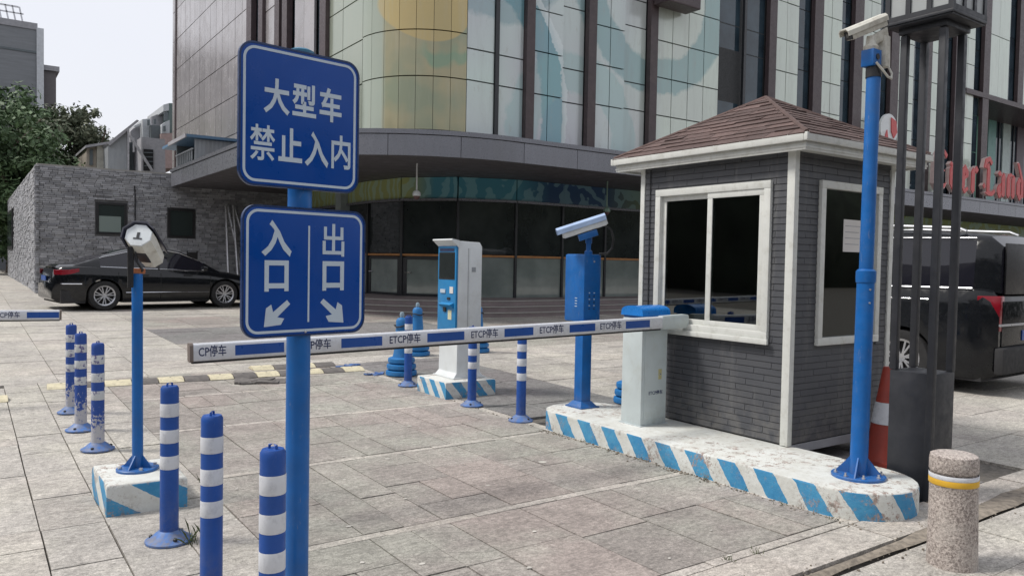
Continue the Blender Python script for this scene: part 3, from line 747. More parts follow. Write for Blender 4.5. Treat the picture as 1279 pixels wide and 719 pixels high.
# ================================================================== BARRIER
def make_barrier(loc, texts, L, label, x_blue, x_text, rz=0, side=-1, dz=.82):
    t = thing('barrier_gate', label, 'barrier', loc, rz)
    # local: origin = front left bottom corner of the cabinet on its base
    cb = part('cabinet', MB().box(0, .28, 0, .22, 0, .845), M_cabinet, t, False, bevel=.008)
    part('collar', MB().box(.006, .274, .006, .214, .842, .865), M_pole, t, False)
    pr = [(math.cos(math.pi*k/8), math.sin(math.pi*k/8)) for k in range(9)]
    rings = [[(x, .11+.118*a, .900+.040*b) for a, b in pr]+[(x, -.012, .862), (x, .232, .862)] for x in (-.012, .292)]
    part('cap', MB().loft(rings), mat('cap_blue', (.006, .17, .55), .3), t, False, ang=50)
    part('base_flange', MB().box(-.012, .292, -.012, .232, 0, .008), M_cabinet, t, False)
    part('door', MB().box(.03, .268, -.0045, -.0005, .05, .80), M_cabinet, cb, False, bevel=.0015)
    part('key_plate', MB().box(.18, .215, -.0075, -.0046, .36, .44), mat('key_yellow', (.45, .42, .22), .5), cb, False)
    part('lock', MB().cyl((.197, -.0076, .40), (.197, -.011, .40), .008, n=10), M_alu, cb, False)
    text('ETCP停车', .036, face((.155, -.0048, .255), (1, 0, 0)), M_navy, cb, bold=.02, ext=.0003)
    sec = [(-.026,-.036),(-.026,.036),(-.018,.046),(.018,.046),(.026,.036),(.026,-.036),(.018,-.046),(-.018,-.046)]
    a = part('arm', MB().loft([[(x, y, z) for y, z in sec] for x in (-L, -.10)]), M_armwhite, t, False, ang=60)
    a.location = (.41, -.07, dz); a.rotation_euler = (0, -.016, 0)
    part('rubber_edge', MB().box(-L+.002, -.30, -.014, .014, -.058, -.0465), M_rubber, a, False, smooth=False)
    part('end_cap', MB().loft([[(x, y*1.07, z*1.07) for y, z in sec] for x in (-L-.012, -L+.006)]), mat('end_cap_brown', (.16, .13, .115), .7), a, False, smooth=False)
    y0, y1 = sorted((side*.0262, side*.0268))
    for (x0, x1) in x_blue: part('blue_stripe', MB().box(x0, x1, y0, y1, -.027, .028), M_armblue, a, False, smooth=False)
    for x, s_ in zip(x_text, texts): text(s_, .062, face((x, side*.0264, 0), (-side, 0, 0)), M_navy, a, bold=.014, ext=.0003, sx=.80 if len(s_) > 4 else .72)
    part('clamp', MB().loft([[(x, y*k, z*k) for y, z in sec] for x, k in ((-.29, 1.12), (-.03, 1.2), (.0, 1.1))]), M_cabinet, a, False, ang=50)
    part('hub', MB().cyl((-.16, .02, 0), (-.16, .075, 0), .03, n=16), M_alu, a, False)
    return t
PVX = 4.69
xb = [(a-PVX, b-PVX) for a, b in ((1.168,1.433),(1.768,2.027),(2.333,2.602),(2.914,3.153),(3.471,3.71),(4.011,4.261))]
xt = [c-PVX for c in (1.052, 1.600, 2.180, 2.758, 3.312, 3.862)]
make_barrier((4.28, 4.32, .16), ['CP停车']+['ETCP停车']*5, 3.74, 'white parking barrier beside the booth, its striped arm reaching behind the sign pole', xb, xt)
make_barrier((-2.61, 8.45, zg(8.6)), ['ETCP停车']*6, 3.74, 'second white and blue barrier arm, only its tip showing at the left edge', [(-3.73+.567*k, -3.47+.567*k) for k in range(6)], [-3.31+.567*k for k in range(6)], math.pi, 1, .87)

# ================================================================== PAYMENT KIOSK
KX, KY, KZ = 4.165, 6.985, zg(6.9)+.17
t = thing('payment_kiosk', 'tall white payment kiosk with a light blue front on a striped plinth', 'payment kiosk', (KX, KY, KZ))
part('base', MB().box(KX+.0, KX+.40, KY-.02, KY+.42, KZ, KZ+.012).loft([[(KX+.20+a*w_, KY+.20+b*d_, z) for a, b in ((-1,-1),(1,-1),(1,1),(-1,1))] for w_, d_, z in ((.185, .20, KZ+.012), (.145, .19, KZ+.06), (.140, .19, KZ+.50))]), M_whitemetal, t, bevel=.004, smooth=False)
part('body', MB().ext([(KX+.055, KY, KZ+.49), (KX+.345, KY, KZ+.49), (KX+.345, KY, KZ+1.40), (KX+.315, KY, KZ+1.445), (KX+.055, KY, KZ+1.455)], (0, .40, 0)), M_whitemetal, t, bevel=.006)
part('visor', MB().ext([(KX+.06, KY-.006, KZ+1.38), (KX+.06, KY-.006, KZ+1.46), (KX-.03, KY-.006, KZ+1.475), (KX-.035, KY-.006, KZ+1.462)], (0, .412, 0)), M_whitemetal, t, smooth=False)
part('front_panel', MB().box(KX+.030, KX+.054, KY+.012, KY+.388, KZ+.49, KZ+1.40), M_lightblue, t, bevel=.003)
sc_ = part('screen', MB().box(KX+.026, KX+.030, KY+.05, KY+.35, KZ+1.06, KZ+1.32), M_glass, t)
part('screen_frame', MB().box(KX+.0275, KX+.0298, KY+.035, KY+.365, KZ+1.045, KZ+1.335), M_black, t, smooth=False)
part('header_strip', MB().box(KX+.026, KX+.0298, KY+.05, KY+.35, KZ+1.345, KZ+1.375), M_navy, t, smooth=False)
part('coin_plate', MB().box(KX+.024, KX+.0298, KY+.06, KY+.13, KZ+.90, KZ+.97), M_paper, t, smooth=False)
part('keypad', MB().box(KX+.020, KX+.0298, KY+.22, KY+.32, KZ+.90, KZ+.94), M_signwhite, t, smooth=False)
part('card_tray', MB().ext([(KX-.02, KY+.05, KZ+.78), (KX+.03, KY+.05, KZ+.74), (KX+.03, KY+.05, KZ+.80)], (0, .25, 0)), M_lightblue, t, smooth=False)
part('card_slot', MB().box(KX+.022, KX+.0298, KY+.12, KY+.18, KZ+.83, KZ+.855), M_black, t, smooth=False)
part('notice', MB().box(KX+.028, KX+.0298, KY+.09, KY+.165, KZ+.62, KZ+.72), mat('notice_cream', (.6, .58, .4), .7), t, smooth=False)
part('receipt_slot', MB().box(KX+.018, KX+.0298, KY+.20, KY+.25, KZ+.70, KZ+.78), M_black, t, smooth=False)
part('side_groove', MB().box(KX+.17, KX+.178, KY-.002, KY-.0004, KZ+.55, KZ+1.38), M_darksteel if False else mat('groove_grey', (.35, .36, .37), .6), t, smooth=False)
part('side_door', MB().box(KX+.19, KX+.33, KY-.004, KY-.0006, KZ+.53, KZ+1.38), M_whitemetal, t, bevel=.0015)
part('handle', MB().box(KX+.215, KX+.265, KY-.007, KY-.0042, KZ+1.13, KZ+1.18), mat('handle_grey', (.3, .32, .34), .5), t, smooth=False)
text('ETCP', .085, face((KX+.13, KY-.0012, KZ+.40), (1, 0, 0)), M_navy, t, bold=.01, ext=.0003, sx=.8)
text('停车', .06, face((KX+.0295, KY+.22, KZ+.41), (0, -1, 0)), M_navy, t, bold=.01, ext=.0003)

# ================================================================== BLUE RINGED CONES
t = thing('blue_cone', 'blue plastic cone with stacked ring base just left of the kiosk plinth', 'cone', (4.30, 8.42, zg(8.4)), 0, 'blue ring based cones behind the barrier')
M_conebl = mat('cone_blue', (.012, .15, .40), .5, dirt=.3, dcol=(.1, .2, .3), ds=8)
part('body', MB().lathe([(.115,.20),(.095,.28),(.070,.60),(.072,.66),(.055,.69),(.03,.70)], 24), M_conebl, t, False)
for k, (z, r) in enumerate(((0, .185), (.075, .175), (.15, .16))):
    part('ring', MB().lathe([(r-.03,z),(r,z+.012),(r+.004,z+.035),(r,z+.06),(r-.03,z+.072)], 28), M_conebl, t, False)
part('knob', MB().lathe([(.02,.70),(.03,.735),(.02,.765),(.0,.77)], 16), mat('knob_grey', (.25, .35, .42), .5), t, False)
part('rope', MB().tube([(.09*math.cos(a/3), .09*math.sin(a/3), .60+.01*math.sin(a)) for a in range(20)], .008), M_rubber, t, False)
dup(t, (5.33, 9.95, zg(9.9)), 1, 'blue plastic cone with stacked ring base right behind the kiosk and farther away')
q_ = g(596, 440, .04); dup(t, (q_.x, q_.y, zg(9.7)), 2, 'blue cone base showing right of the kiosk under the barrier arm')
q_ = g(789, 503, 0); dup(t, (q_.x, q_.y, 0), 3, 'blue ringed cone base peeking out behind the barrier cabinet')

# ================================================================== SPEED BUMP
def bump(x0, n, y0, label, w=.30, seg=.262, rz=0, skip=()):
    t = thing('speed_bump', label, 'speed bump', (x0, y0, zg(y0)+.001), rz, 'worn speed bumps')
    for i in range(n):
        if i in skip: continue
        sec = [(-w/2,0),(-w*.36,.022),(-w*.15,.038),(w*.15,.038),(w*.36,.022),(w/2,0)]
        a, b = i*seg+.004, (i+1)*seg-.004
        j = rnd.uniform(-.008, .008)
        part('bump_segment', MB().loft([[(x, y+j, z) for y, z in sec] for x in (a, b)]), M_bumpy if i % 2 == 0 else M_bumpk, t, False, smooth=False, bevel=.006)
        part('bolt_hole', MB().lathe([(.012,0),(.012,.002)], 8, ((a+b)/2, j, .0375)), M_black, t, False)
    return t
bump(.66, 13, 9.25, 'worn yellow and black speed bump running across the driveway behind the barrier', rz=R(-3.5))
bump(-1.0, 5, 8.72, 'short piece of yellow and black speed bump at the left edge', rz=R(0))
bump(2.85, 4, 9.62, 'broken offset row of speed bump segments behind the longer one', seg=.26, rz=R(-3), skip=())
def scrap(x, y, label, m, n=9, s=.10, seed=1):
    r = random.Random(seed); mb = MB()
    for i in range(n):
        a = r.random()*3; cx, cy = x+r.gauss(0, s*.8), y+r.gauss(0, s*.4); h = r.uniform(.008, .022); q = s*r.uniform(.3, .8)
        mb.obox((cx, cy, zg(cy)+h*.7), (q*math.cos(a), q*math.sin(a), r.uniform(-.01, .01)), (-q*.6*math.sin(a), q*.6*math.cos(a), 0), (0, 0, h*.6))
    tag(part('rubble_patch', mb, m, smooth=False, bevel=.004), label, 'debris')
scrap(2.66, 8.66, 'dark broken rubber scraps on the paving in front of the speed bump', M_bumpk, 16, .17, 2)
scrap(4.02, 8.60, 'flattened blue plastic scrap left of the kiosk plinth', M_bolflange, 7, .07, 3)
scrap(4.0, 9.32, 'flattened blue plastic scrap at the end of the speed bump', M_bolflange, 7, .09, 4)

# ================================================================== GUARD BOOTH
bx0, bx1, by0, by1 = 4.71, 5.98, 3.31, 4.79
t = booth = thing('guard_booth', 'small dark grey guard booth with white window frames and a brown shingle roof', 'guard booth', (bx0, by0, .16))
wz0, wz1 = .90, 2.04
wy0, wy1 = 3.48, 4.61          # front window, outer frame
rx0, rx1 = 5.00, 5.80           # side window
TH = .05
# walls with openings
part('wall', MB().box(bx0, bx0+TH, by0, by1, .17, wz0).box(bx0, bx0+TH, by0, by1, wz1, 2.24).box(bx0, bx0+TH, by0, wy0, wz0, wz1).box(bx0, bx0+TH, wy1, by1, wz0, wz1), M_siding, t, smooth=False)
part('wall', MB().box(bx0+TH, bx1, by0, by0+TH, .17, wz0-.04).box(bx0+TH, bx1, by0, by0+TH, wz1, 2.24).box(bx0+TH, rx0, by0, by0+TH, wz0-.04, wz1).box(rx1, bx1, by0, by0+TH, wz0-.04, wz1), M_siding, t, smooth=False)
part('wall', MB().box(bx1-TH, bx1, by0+TH, by1, .17, 2.24), M_siding, t, smooth=False)
part('wall', MB().box(bx0+TH, bx1-TH, by1-TH, by1, .17, 2.24), M_siding, t, smooth=False)
part('floor', MB().box(bx0+.01, bx1-.01, by0+.01, by1-.01, .12, .169), M_darksteel, t, smooth=False)
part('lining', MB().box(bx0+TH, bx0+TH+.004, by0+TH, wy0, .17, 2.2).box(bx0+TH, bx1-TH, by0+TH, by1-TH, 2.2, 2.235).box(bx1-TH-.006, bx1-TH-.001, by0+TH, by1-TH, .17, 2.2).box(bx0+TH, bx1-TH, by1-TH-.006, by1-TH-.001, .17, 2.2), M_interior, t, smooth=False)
for (fx, fy) in ((bx0+.1, by0+.1), (bx1-.1, by0+.1), (bx0+.1, by1-.1), (bx1-.1, by1-.1)): part('foot', MB().box(fx-.06, fx+.06, fy-.06, fy+.06, 0 if fx > 4.8 else .0, .12), M_concrete, t, smooth=False)
part('sill_beam', MB().box(bx0+.02, bx1+.01, by0-.012, by0-.001, .105, .165), M_greywall, t, smooth=False)
# siding courses (imitation brick) on the two faces in view
def siding(mapf, U0, U1, holes):
    mb = MB(); r = random.Random(4); z = .175; row = 0; hgt = .0470
    while z < 2.23:
        u = U0-(0, .16, .07, .22)[row % 4]
        while u < U1:
            l = .31; a, b = max(u, U0)+.0012, min(u+l, U1)-.0012; u += l
            if b-a < .01: continue
            segs = [(a, b)]
            for (h0, h1, hz0, hz1) in holes:
                if z+hgt > hz0 and z < hz1:
                    ns = []
                    for (p, q) in segs:
                        if p < h0: ns.append((p, min(q, h0)))
                        if q > h1: ns.append((max(p, h1), q))
                    segs = ns
            for (p, q) in segs:
                if q-p > .01:
                    d = r.uniform(.0035, .0045); P = [mapf(p, z+.001, 0), mapf(q, z+.001, 0), mapf(q, z+hgt-.001, 0), mapf(p, z+hgt-.001, 0), mapf(p+.001, z+.002, d+.0015), mapf(q-.001, z+.002, d+.0015), mapf(q-.001, z+hgt-.0035, d-.002), mapf(p+.001, z+hgt-.0035, d-.002)]
                    mb.add(P, [(0,1,2,3),(4,5,6,7),(0,1,5,4),(1,2,6,5),(2,3,7,6),(3,0,4,7)])
        z += hgt; row += 1
    return mb
part('siding', siding(lambda u, z, d: (bx0-.001-d, u, z), by0+.05, by1-.03, [(wy0, wy1, wz0, wz1)]), M_siding, t, smooth=False, kind='stuff')
part('siding', siding(lambda u, z, d: (u, by0-.001-d, z), bx0+.05, bx1-.04, [(rx0, rx1, wz0-.04, wz1)]), M_siding, t, smooth=False, kind='stuff')
for nm, b in (('corner_trim', (bx0-.016, bx0+.035, by0-.018, by0+.045, .165, 2.235)), ('corner_trim', (bx0-.014, bx0+.01, by1-.035, by1+.012, .165, 2.235)), ('corner_trim', (bx1-.04, bx1+.012, by0-.016, by0+.01, .165, 2.235))):
    part(nm, MB().box(*b), M_trim, t, bevel=.004)
# windows
def frame_yz(x, y0, y1, z0, z1, wd, dp):
    return MB().box(x-dp, x, y0, y1, z1-wd, z1).box(x-dp, x, y0, y1, z0, z0+wd).box(x-dp+.0015, x, y0, y0+wd, z0+wd, z1-wd).box(x-dp+.0015, x, y1-wd, y1, z0+wd, z1-wd)
def frame_xz(y, x0, x1, z0, z1, wd, dp):
    return MB().box(x0, x1, y-dp, y, z1-wd, z1).box(x0, x1, y-dp, y, z0, z0+wd).box(x0, x0+wd, y-dp+.0015, y, z0+wd, z1-wd).box(x1-wd, x1, y-dp+.0015, y, z0+wd, z1-wd)
wn = part('window', frame_yz(bx0+.03, wy0, wy1, wz0, wz1, .055, .062), M_trim, t, bevel=.004)
part('sash', frame_yz(bx0-.002, wy0+.05, 4.06, wz0+.052, wz1-.052, .048, .022), M_trim, wn, bevel=.003)
part('sash', frame_yz(bx0+.024, 4.02, wy1-.05, wz0+.052, wz1-.052, .045, .022), M_trim, wn, bevel=.003)
part('pane', MB().box(bx0-.016, bx0-.010, wy0+.097, 4.013, wz0+.099, wz1-.099), M_clear, wn, smooth=False)
part('pane', MB().box(bx0+.010, bx0+.016, 4.066, wy1-.094, wz0+.096, wz1-.096), M_clear, wn, smooth=False)
part('window_sill', MB().box(bx0-.055, bx0-.0325, wy0-.02, wy1+.01, wz0-.035, wz0+.004), M_trim, wn, bevel=.004)
wn = part('window', frame_xz(by0+.03, rx0, rx1, wz0-.04, wz1+.01, .055, .062), M_trim, t, bevel=.004)
part('pane', MB().box(rx0+.052, rx1-.052, by0+.0, by0+.006, wz0+.01, wz1-.04), M_clear, wn, smooth=False)
nt_ = tag(part('paper_notice', MB().box(5.325, 5.60, by0-.0015, by0-.0005, 1.545, 1.785), M_paper, smooth=False), 'white paper notice stuck inside the side window of the booth', 'notice')
text('注意', .04, face((5.44, by0-.0016, 1.735), (1, 0, 0)), mat('pencil_grey', (.3, .3, .32), .7), nt_, bold=.0, ext=.0002)
bpy.data.objects.remove(nt_.children[0])
for k in range(4): part('text_line', MB().box(5.345, 5.58-.05*(k % 2), by0-.0018, by0-.0016, 1.735-.045*k, 1.740-.045*k), M_greywall, nt_, smooth=False)
part('cable', MB().tube([(bx0-.012, by1-.10, 2.21), (bx0-.012, by1-.10, 1.5), (bx0-.012, by1-.105, .9), (bx0-.012, by1-.10, .2)], .004, 6), M_rubber, t)
# desk, chair back, interior things seen through the glass
part('desk', MB().box(bx0+.08, bx0+.5, by0+.12, by1-.12, .86, .89).box(bx0+.1, bx0+.13, by0+.14, by1-.14, .17, .86), mat('desk_wood', (.16, .11, .08), .6), t)
ch = thing('office_chair', 'dark office chair inside the booth behind the front window', 'chair', (5.45, 4.1, .17))
part('backrest', MB().obox((5.62, 4.1, .98), (.03,0,.01), (0,.2,0), (-.05,0,.26)), M_rubber, ch, bevel=.03)
part('seat', MB().box(5.22, 5.62, 3.9, 4.3, .60, .67), M_rubber, ch, bevel=.03)
part('stem', MB().cyl((5.43, 4.1, .2), (5.43, 4.1, .6), .025), M_alu, ch)
part('base', MB().obox((5.43,4.1,.2), (.25,0,0), (0,.025,0), (0,0,.02)).obox((5.43,4.1,.2), (0,.25,0), (.025,0,0), (0,0,.018)), M_rubber, ch)
# roof
ex0, ex1, ey0, ey1 = 4.575, 6.24, 3.125, 5.055
EZ = 2.325; AP = Vector((5.40, 4.09, 2.815))
part('soffit', MB().box(ex0+.03, ex1-.03, ey0+.03, ey1-.03, 2.232, 2.245), M_trim, t)
def ringbox(x0, x1, y0, y1, z0, z1, th):
    return MB().box(x0, x1, y0, y0+th, z0, z1).box(x0, x1, y1-th, y1, z0, z1).box(x0, x0+th, y0+th, y1-th, z0, z1).box(x1-th, x1, y0+th, y1-th, z0, z1)
part('lower_fascia', ringbox(ex0+.035, ex1-.035, ey0+.035, ey1-.035, 2.215, 2.275, .02), M_trim, t, bevel=.003)
part('gutter', ringbox(ex0, ex1, ey0, ey1, 2.272, 2.328, .03), M_trim, t, bevel=.007)
cr = [(ex0+.02, ey0+.02), (ex1-.02, ey0+.02), (ex1-.02, ey1-.02), (ex0+.02, ey1-.02)]
part('roof_deck', MB().add([(*p, 2.324) for p in cr]+[tuple(AP-Vector((0,0,.012)))], [(0,1,4),(1,2,4),(2,3,4),(3,0,4),(0,3,2,1)]), M_shingle, t, smooth=False)
ROWS = 12; rs = random.Random(11)
for e in range(4):
    A = Vector((*cr[e], 2.324)); B = Vector((*cr[(e+1) % 4], 2.324)); L = (B-A).length; xd = (B-A).normalized()
    mid_ = (A+B)/2; foot = A+xd*(AP-A).dot(xd); upd = (AP-foot); SL = upd.length; upd.normalize(); nn = xd.cross(upd).normalized()
    if nn.z < 0: nn = -nn
    fo = (AP-A).dot(xd)
    for r in range(ROWS):
        s0 = SL*r/ROWS; s1 = SL*(r+1.12)/ROWS; s1 = min(s1, SL)
        def xr(s): f = s/SL; return fo*f, L-(L-fo)*f
        a0, b0 = xr(s0); a1, b1 = xr(s1)
        u = a0-rs.random()*.15
        while u < b0:
            wv = rs.choice([.2, .24, .28]); p, q = max(u, a0), min(u+wv-.004, b0); u += wv
            if q-p < .02: continue
            p1, q1 = min(max(p, a1), b1), max(min(q, b1), a1)
            j = rs.uniform(-.016, .010); th = rs.uniform(.005, .012)
            if q1-p1 < .002: p1 = q1 = (p1+q1)/2; q1 += .002
            lo = s0+j if r else s0-.02
            P = [A+xd*p+upd*lo+nn*.004, A+xd*q+upd*lo+nn*.004, A+xd*q1+upd*s1+nn*.001, A+xd*p1+upd*s1+nn*.001]
            Q = [P[0]+nn*th, P[1]+nn*(th+rs.uniform(-.003, .003)), P[2]+nn*.003, P[3]+nn*.003]
            part('shingle', MB().add(P+Q, [(0,1,2,3),(4,5,6,7),(0,1,5,4),(1,2,6,5),(2,3,7,6),(3,0,4,7)]), M_shingle, t, smooth=False)
    part('hip_cap', MB().tube([A+Vector((0,0,.008)), AP+Vector((0,0,.004))], .016, 6), M_shingle, t, smooth=False)

# ================================================================== LANTERN POST (gate pillar)
GX, GY = 4.80, 2.360
t = thing('lantern_pillar', 'dark steel pillar of four square tubes on a box with a frosted lantern on top', 'lantern', (GX, GY, 0))
part('plinth_box', MB().box(GX+.004, GX+.274, GY+.004, GY+.274, 0, .785), M_darksteel, t, bevel=.005)
for (a, b) in ((-.002, -.002), (.234, .0), (.0, .234), (.232, .232)):
    part('post', MB().box(GX+a+.003, GX+a+.045, GY+b+.003, GY+b+.045, 0.0 if a < 0 else .787, 2.88), M_darksteel, t, bevel=.005)
o0, o1 = -.07, .335
part('lantern_floor', MB().box(GX+o0, GX+o1, GY+o0, GY+o1, 2.925, 2.936).box(GX+o0-.008, GX+o1+.008, GY+o0-.008, GY+o1+.008, 2.936, 2.956).box(GX-.01, GX+.285, GY-.01, GY+.285, 2.885, 2.925), M_darksteel, t, bevel=.004)
part('lantern_top', MB().box(GX+o0-.04, GX+o1+.04, GY+o0-.04, GY+o1+.04, 3.62, 3.68), M_darksteel, t, bevel=.004)
c0_, c1_ = GX+o0+.01, GX+o1-.01; d0_, d1_ = GY+o0+.01, GY+o1-.01
for k in range(4):
    q = k/3
    for (x, y) in ((c0_+(c1_-c0_)*q, d0_), (c0_+(c1_-c0_)*q, d1_)) + (((c0_, d0_+(d1_-d0_)*q), (c1_, d0_+(d1_-d0_)*q)) if 0 < k < 3 else ()):
        part('muntin', MB().box(x-.015, x+.015, y-.015, y+.015, 2.956, 3.62), M_darksteel, t, smooth=False)
part('bottom_rail', ringbox(c0_-.017, c1_+.017, d0_-.017, d1_+.017, 2.9565, 2.985, .03), M_darksteel, t, smooth=False)
for k in range(3):
    a, b = c0_+(c1_-c0_)*k/3+.011, c0_+(c1_-c0_)*(k+1)/3-.011
    for y in (d0_, d1_): part('pane', MB().box(a, b, y-.004, y+.004, 2.956, 3.62), M_lantern, t, smooth=False)
    a, b = d0_+(d1_-d0_)*k/3+.011, d0_+(d1_-d0_)*(k+1)/3-.011
    for x in (c0_, c1_): part('pane', MB().box(x-.004, x+.004, a, b, 2.956, 3.62), M_lantern, t, smooth=False)

# ================================================================== TRAFFIC CONE behind the pole
t = thing('traffic_cone', 'faded red traffic cone with a white band standing between the booth and the lantern pillar', 'cone', (5.50, 3.02, 0))
part('base', MB().prism([(5.50+.19*math.cos(R(45+90*k+q)), 3.02+.19*math.sin(R(45+90*k+q))) for k in range(4) for q in (-8, 8)], 0, .035), M_orange, t, bevel=.006)
part('body', MB().lathe([(.155,.035),(.145,.07),(.045,.69),(.038,.71),(.030,.71)], 30, (5.50, 3.02, 0)), M_orange, t)
part('reflective_band', MB().lathe([(.1115,.30),(.0855,.455)], 30, (5.50, 3.02, 0), cap=False), M_bolwhite, t)

# ================================================================== VEHICLES
def interp(P, x):
    if x <= P[0][0]: return P[0][1]
    for (a, b), (c, d) in zip(P, P[1:]):
        if x <= c: f = (x-a)/(c-a); f = f*f*(3-2*f)*.35+f*.65; return b+(d-b)*f
    return P[-1][1]
def vehicle(name, label, cat, loc, rz, S, paint, glass=M_carglass):
    t = thing(name, label, cat, loc, rz)
    x0, x1 = S['x']; wheels = S['wheels']; wr = S['wr']; Rr = wr*1.13
    xs = [x0+(x1-x0)*i/70 for i in range(71)]
    for xw in wheels:
        for k in range(13): a = math.pi*k/12; xs.append(xw+Rr*math.cos(a))
    xs = sorted(set(round(v, 3) for v in xs))
    def hw(x):
        e = max(0, (abs(x-(x0+x1)/2)-(x1-x0)/2+S['taper'])/S['taper']); return S['w']/2*(1-S['tk']*e**2.4)
    def zl(x):
        z = S['sill']
        e = min(x-x0, x1-x); z += max(0, .12-e)*.6
        for xw in wheels:
            if abs(x-xw) < Rr: z = max(z, wr+math.sqrt(max(0, Rr*Rr-(x-xw)**2)))
        return z
    rings = []
    for x in xs:
        w_ = hw(x); tp = interp(S['top'], x); lo = zl(x); r = []
        pr = [(.94, lo), (.985, max(lo, S['sill']+.10)), (1.0, max(lo, (S['sill']+tp)*.5)), (1.0, max(lo+.002, tp-.20)), (.985, max(lo+.004, tp-.10)), (.95, max(lo+.006, tp-.025)), (.90, max(lo+.008, tp)), (.5, tp+.02+S['crown']), (0, tp+.025+S['crown'])]
        pr = [(a, max(z, lo)) for a, z in pr]
        rings.append([(x, -w_*a, z) for a, z in pr]+[(x, w_*a, z) for a, z in pr[::-1][1:]])
    part('body', MB().loft(rings), paint, t, False, ang=32)
    # greenhouse
    c0, c1 = S['cab'][0][0], S['cab'][-1][0]; cs = [c0+(c1-c0)*i/36 for i in range(37)]; mxr = max(z for _, z in S['cab'])
    rg = []
    for x in cs:
        rz_ = interp(S['cab'], x); bz = interp(S['top'], x)-.012; wb = hw(x)*.905; f = max(0, min(1, (rz_-bz)/(mxr-bz))); wt = wb-(wb-S['wr_top'])*f
        rz_ = max(rz_, bz+.002); h = rz_-bz
        pr = [(wb, bz), (wb+(wt-wb)*.42, bz+h*.5), (wt+(wb-wt)*.12, bz+h*.86), (wt*.93, bz+h*.965), (wt*.6, bz+h*.995), (0, bz+h)]
        rg.append([(x, -a, z) for a, z in pr]+[(x, a, z) for a, z in pr[::-1][1:]])
    gl, pn = MB(), MB(); n = len(rg[0])
    for i in range(len(rg)-1):
        for k in range(n-1):
            xm = (cs[i]+cs[i+1])/2; side = k in (0, 1, n-2, n-3); dz = abs(rg[i][n//2][2]-rg[i+1][n//2][2])/(cs[1]-cs[0])
            isg = (side and S['dlo'][0] < xm < S['dlo'][1]) or (not side and dz > S.get('ws', .33) and k not in (2, n-4)) 
            (gl if isg else pn).add([rg[i][k], rg[i+1][k], rg[i+1][k+1], rg[i][k+1]], [(0,1,2,3)])
    if S.get('vrear'): gl.add([(c0-.001, y, z) for _, y, z in rg[0]], [tuple(range(n))])
    for q in (gl, pn):   # merge doubles
        pass
    go = part('window', gl, glass, t, False); po = part('roof', pn, paint, t, False)
    for o in (go, po):
        bm = bmesh.new(); bm.from_mesh(o.data); bmesh.ops.remove_doubles(bm, verts=bm.verts, dist=.0005); bmesh.ops.recalc_face_normals(bm, faces=bm.faces)
        for f in bm.faces: f.smooth = True
        bm.to_mesh(o.data); bm.free()
    # window line trim, both sides
    for sg in (-1, 1):
        ids = [i for i, x in enumerate(cs) if S['dlo'][0]-.04 < x < S['dlo'][1]+.04]
        low = [Vector((rg[i][0][0], sg*abs(rg[i][0][1])*1.008, rg[i][0][2]+.012)) for i in ids]; upl = [Vector((rg[i][2][0], sg*abs(rg[i][2][1])*1.012, rg[i][2][2]+.004)) for i in ids]
        if S.get('chrome', 1):
            part('window_trim', MB().tube(low, .009, 6), M_chrome, t, False); part('window_trim', MB().tube(upl, .007, 6), M_chrome, t, False)
        if S.get('vrear'): part('belt_chrome', MB().tube([p+Vector((0, sg*.012, .0)) for p in low], .014, 6), M_rail, t, False)
        for xp in S['pillars']:
            i = min(range(len(cs)), key=lambda i: abs(cs[i]-xp)); P3 = [Vector((p[0], sg*abs(p[1])*1.006, p[2])) for p in rg[i][:3]]
            part('pillar', MB().tube(P3, .026, 6), M_black, t, False)
        for z, a, b in S['lines']:
            part('side_trim', MB().tube([(x, sg*(hw(x)*.998+.002), z) for x in [a+(b-a)*k/12 for k in range(13)]], S.get('lr', .010), 6), M_chrome, t, False)
        for xh in S['handles']:
            zz = S['hz']; part('door_handle', MB().box(xh-.10, xh+.10, sg*hw(xh)*.995-.012, sg*hw(xh)*.995+.018*sg if sg > 0 else sg*hw(xh)*.995+.012, zz-.014, zz+.014) if False else MB().obox((xh, sg*(hw(xh)+.008), zz), (.10,0,0), (0,.014,0), (0,0,.014)), paint, t, False, bevel=.005)
        for xs_ in S['seams']:
            part('door_seam', MB().box(xs_-.003, xs_+.003, min(sg*hw(xs_)*.97, sg*(hw(xs_)+.0015)), max(sg*hw(xs_)*.97, sg*(hw(xs_)+.0015)), zl(xs_)+.05, interp(S['top'], xs_)-.1), M_black, t, False, smooth=False)
        xm = S['mirror']; mz = interp(S['top'], xm)+.06
        part('mirror', MB().obox((xm, sg*(hw(xm)+.09), mz), (.055,0,0), (0,.10,0), (0,0,.06)), paint, t, False, bevel=.03)
        for xw in wheels:
            yw = sg*(S['w']/2-.115)
            wt_ = part('wheel', MB().lathe([(.02,-.10),(wr*.66,-.105),(wr*.70,-.11),(wr*.95,-.105),(wr,-.07),(wr,.07),(wr*.95,.105),(wr*.70,.11),(wr*.66,.105),(wr*.64,.03),(.02,.03)], 36, (xw, yw, wr), (0, sg, 0)), M_tyre, t, False)
            part('rim', MB().lathe([(wr*.60,.095),(wr*.68,.108),(wr*.70,.10),(wr*.66,.05),(wr*.60,.05)], 36, (xw, yw, wr), (0, sg, 0), cap=False).lathe([(.0,.085),(.05,.088),(.055,.06)], 16, (xw, yw, wr), (0, sg, 0)), M_rim, wt_, False)
            sp = MB()
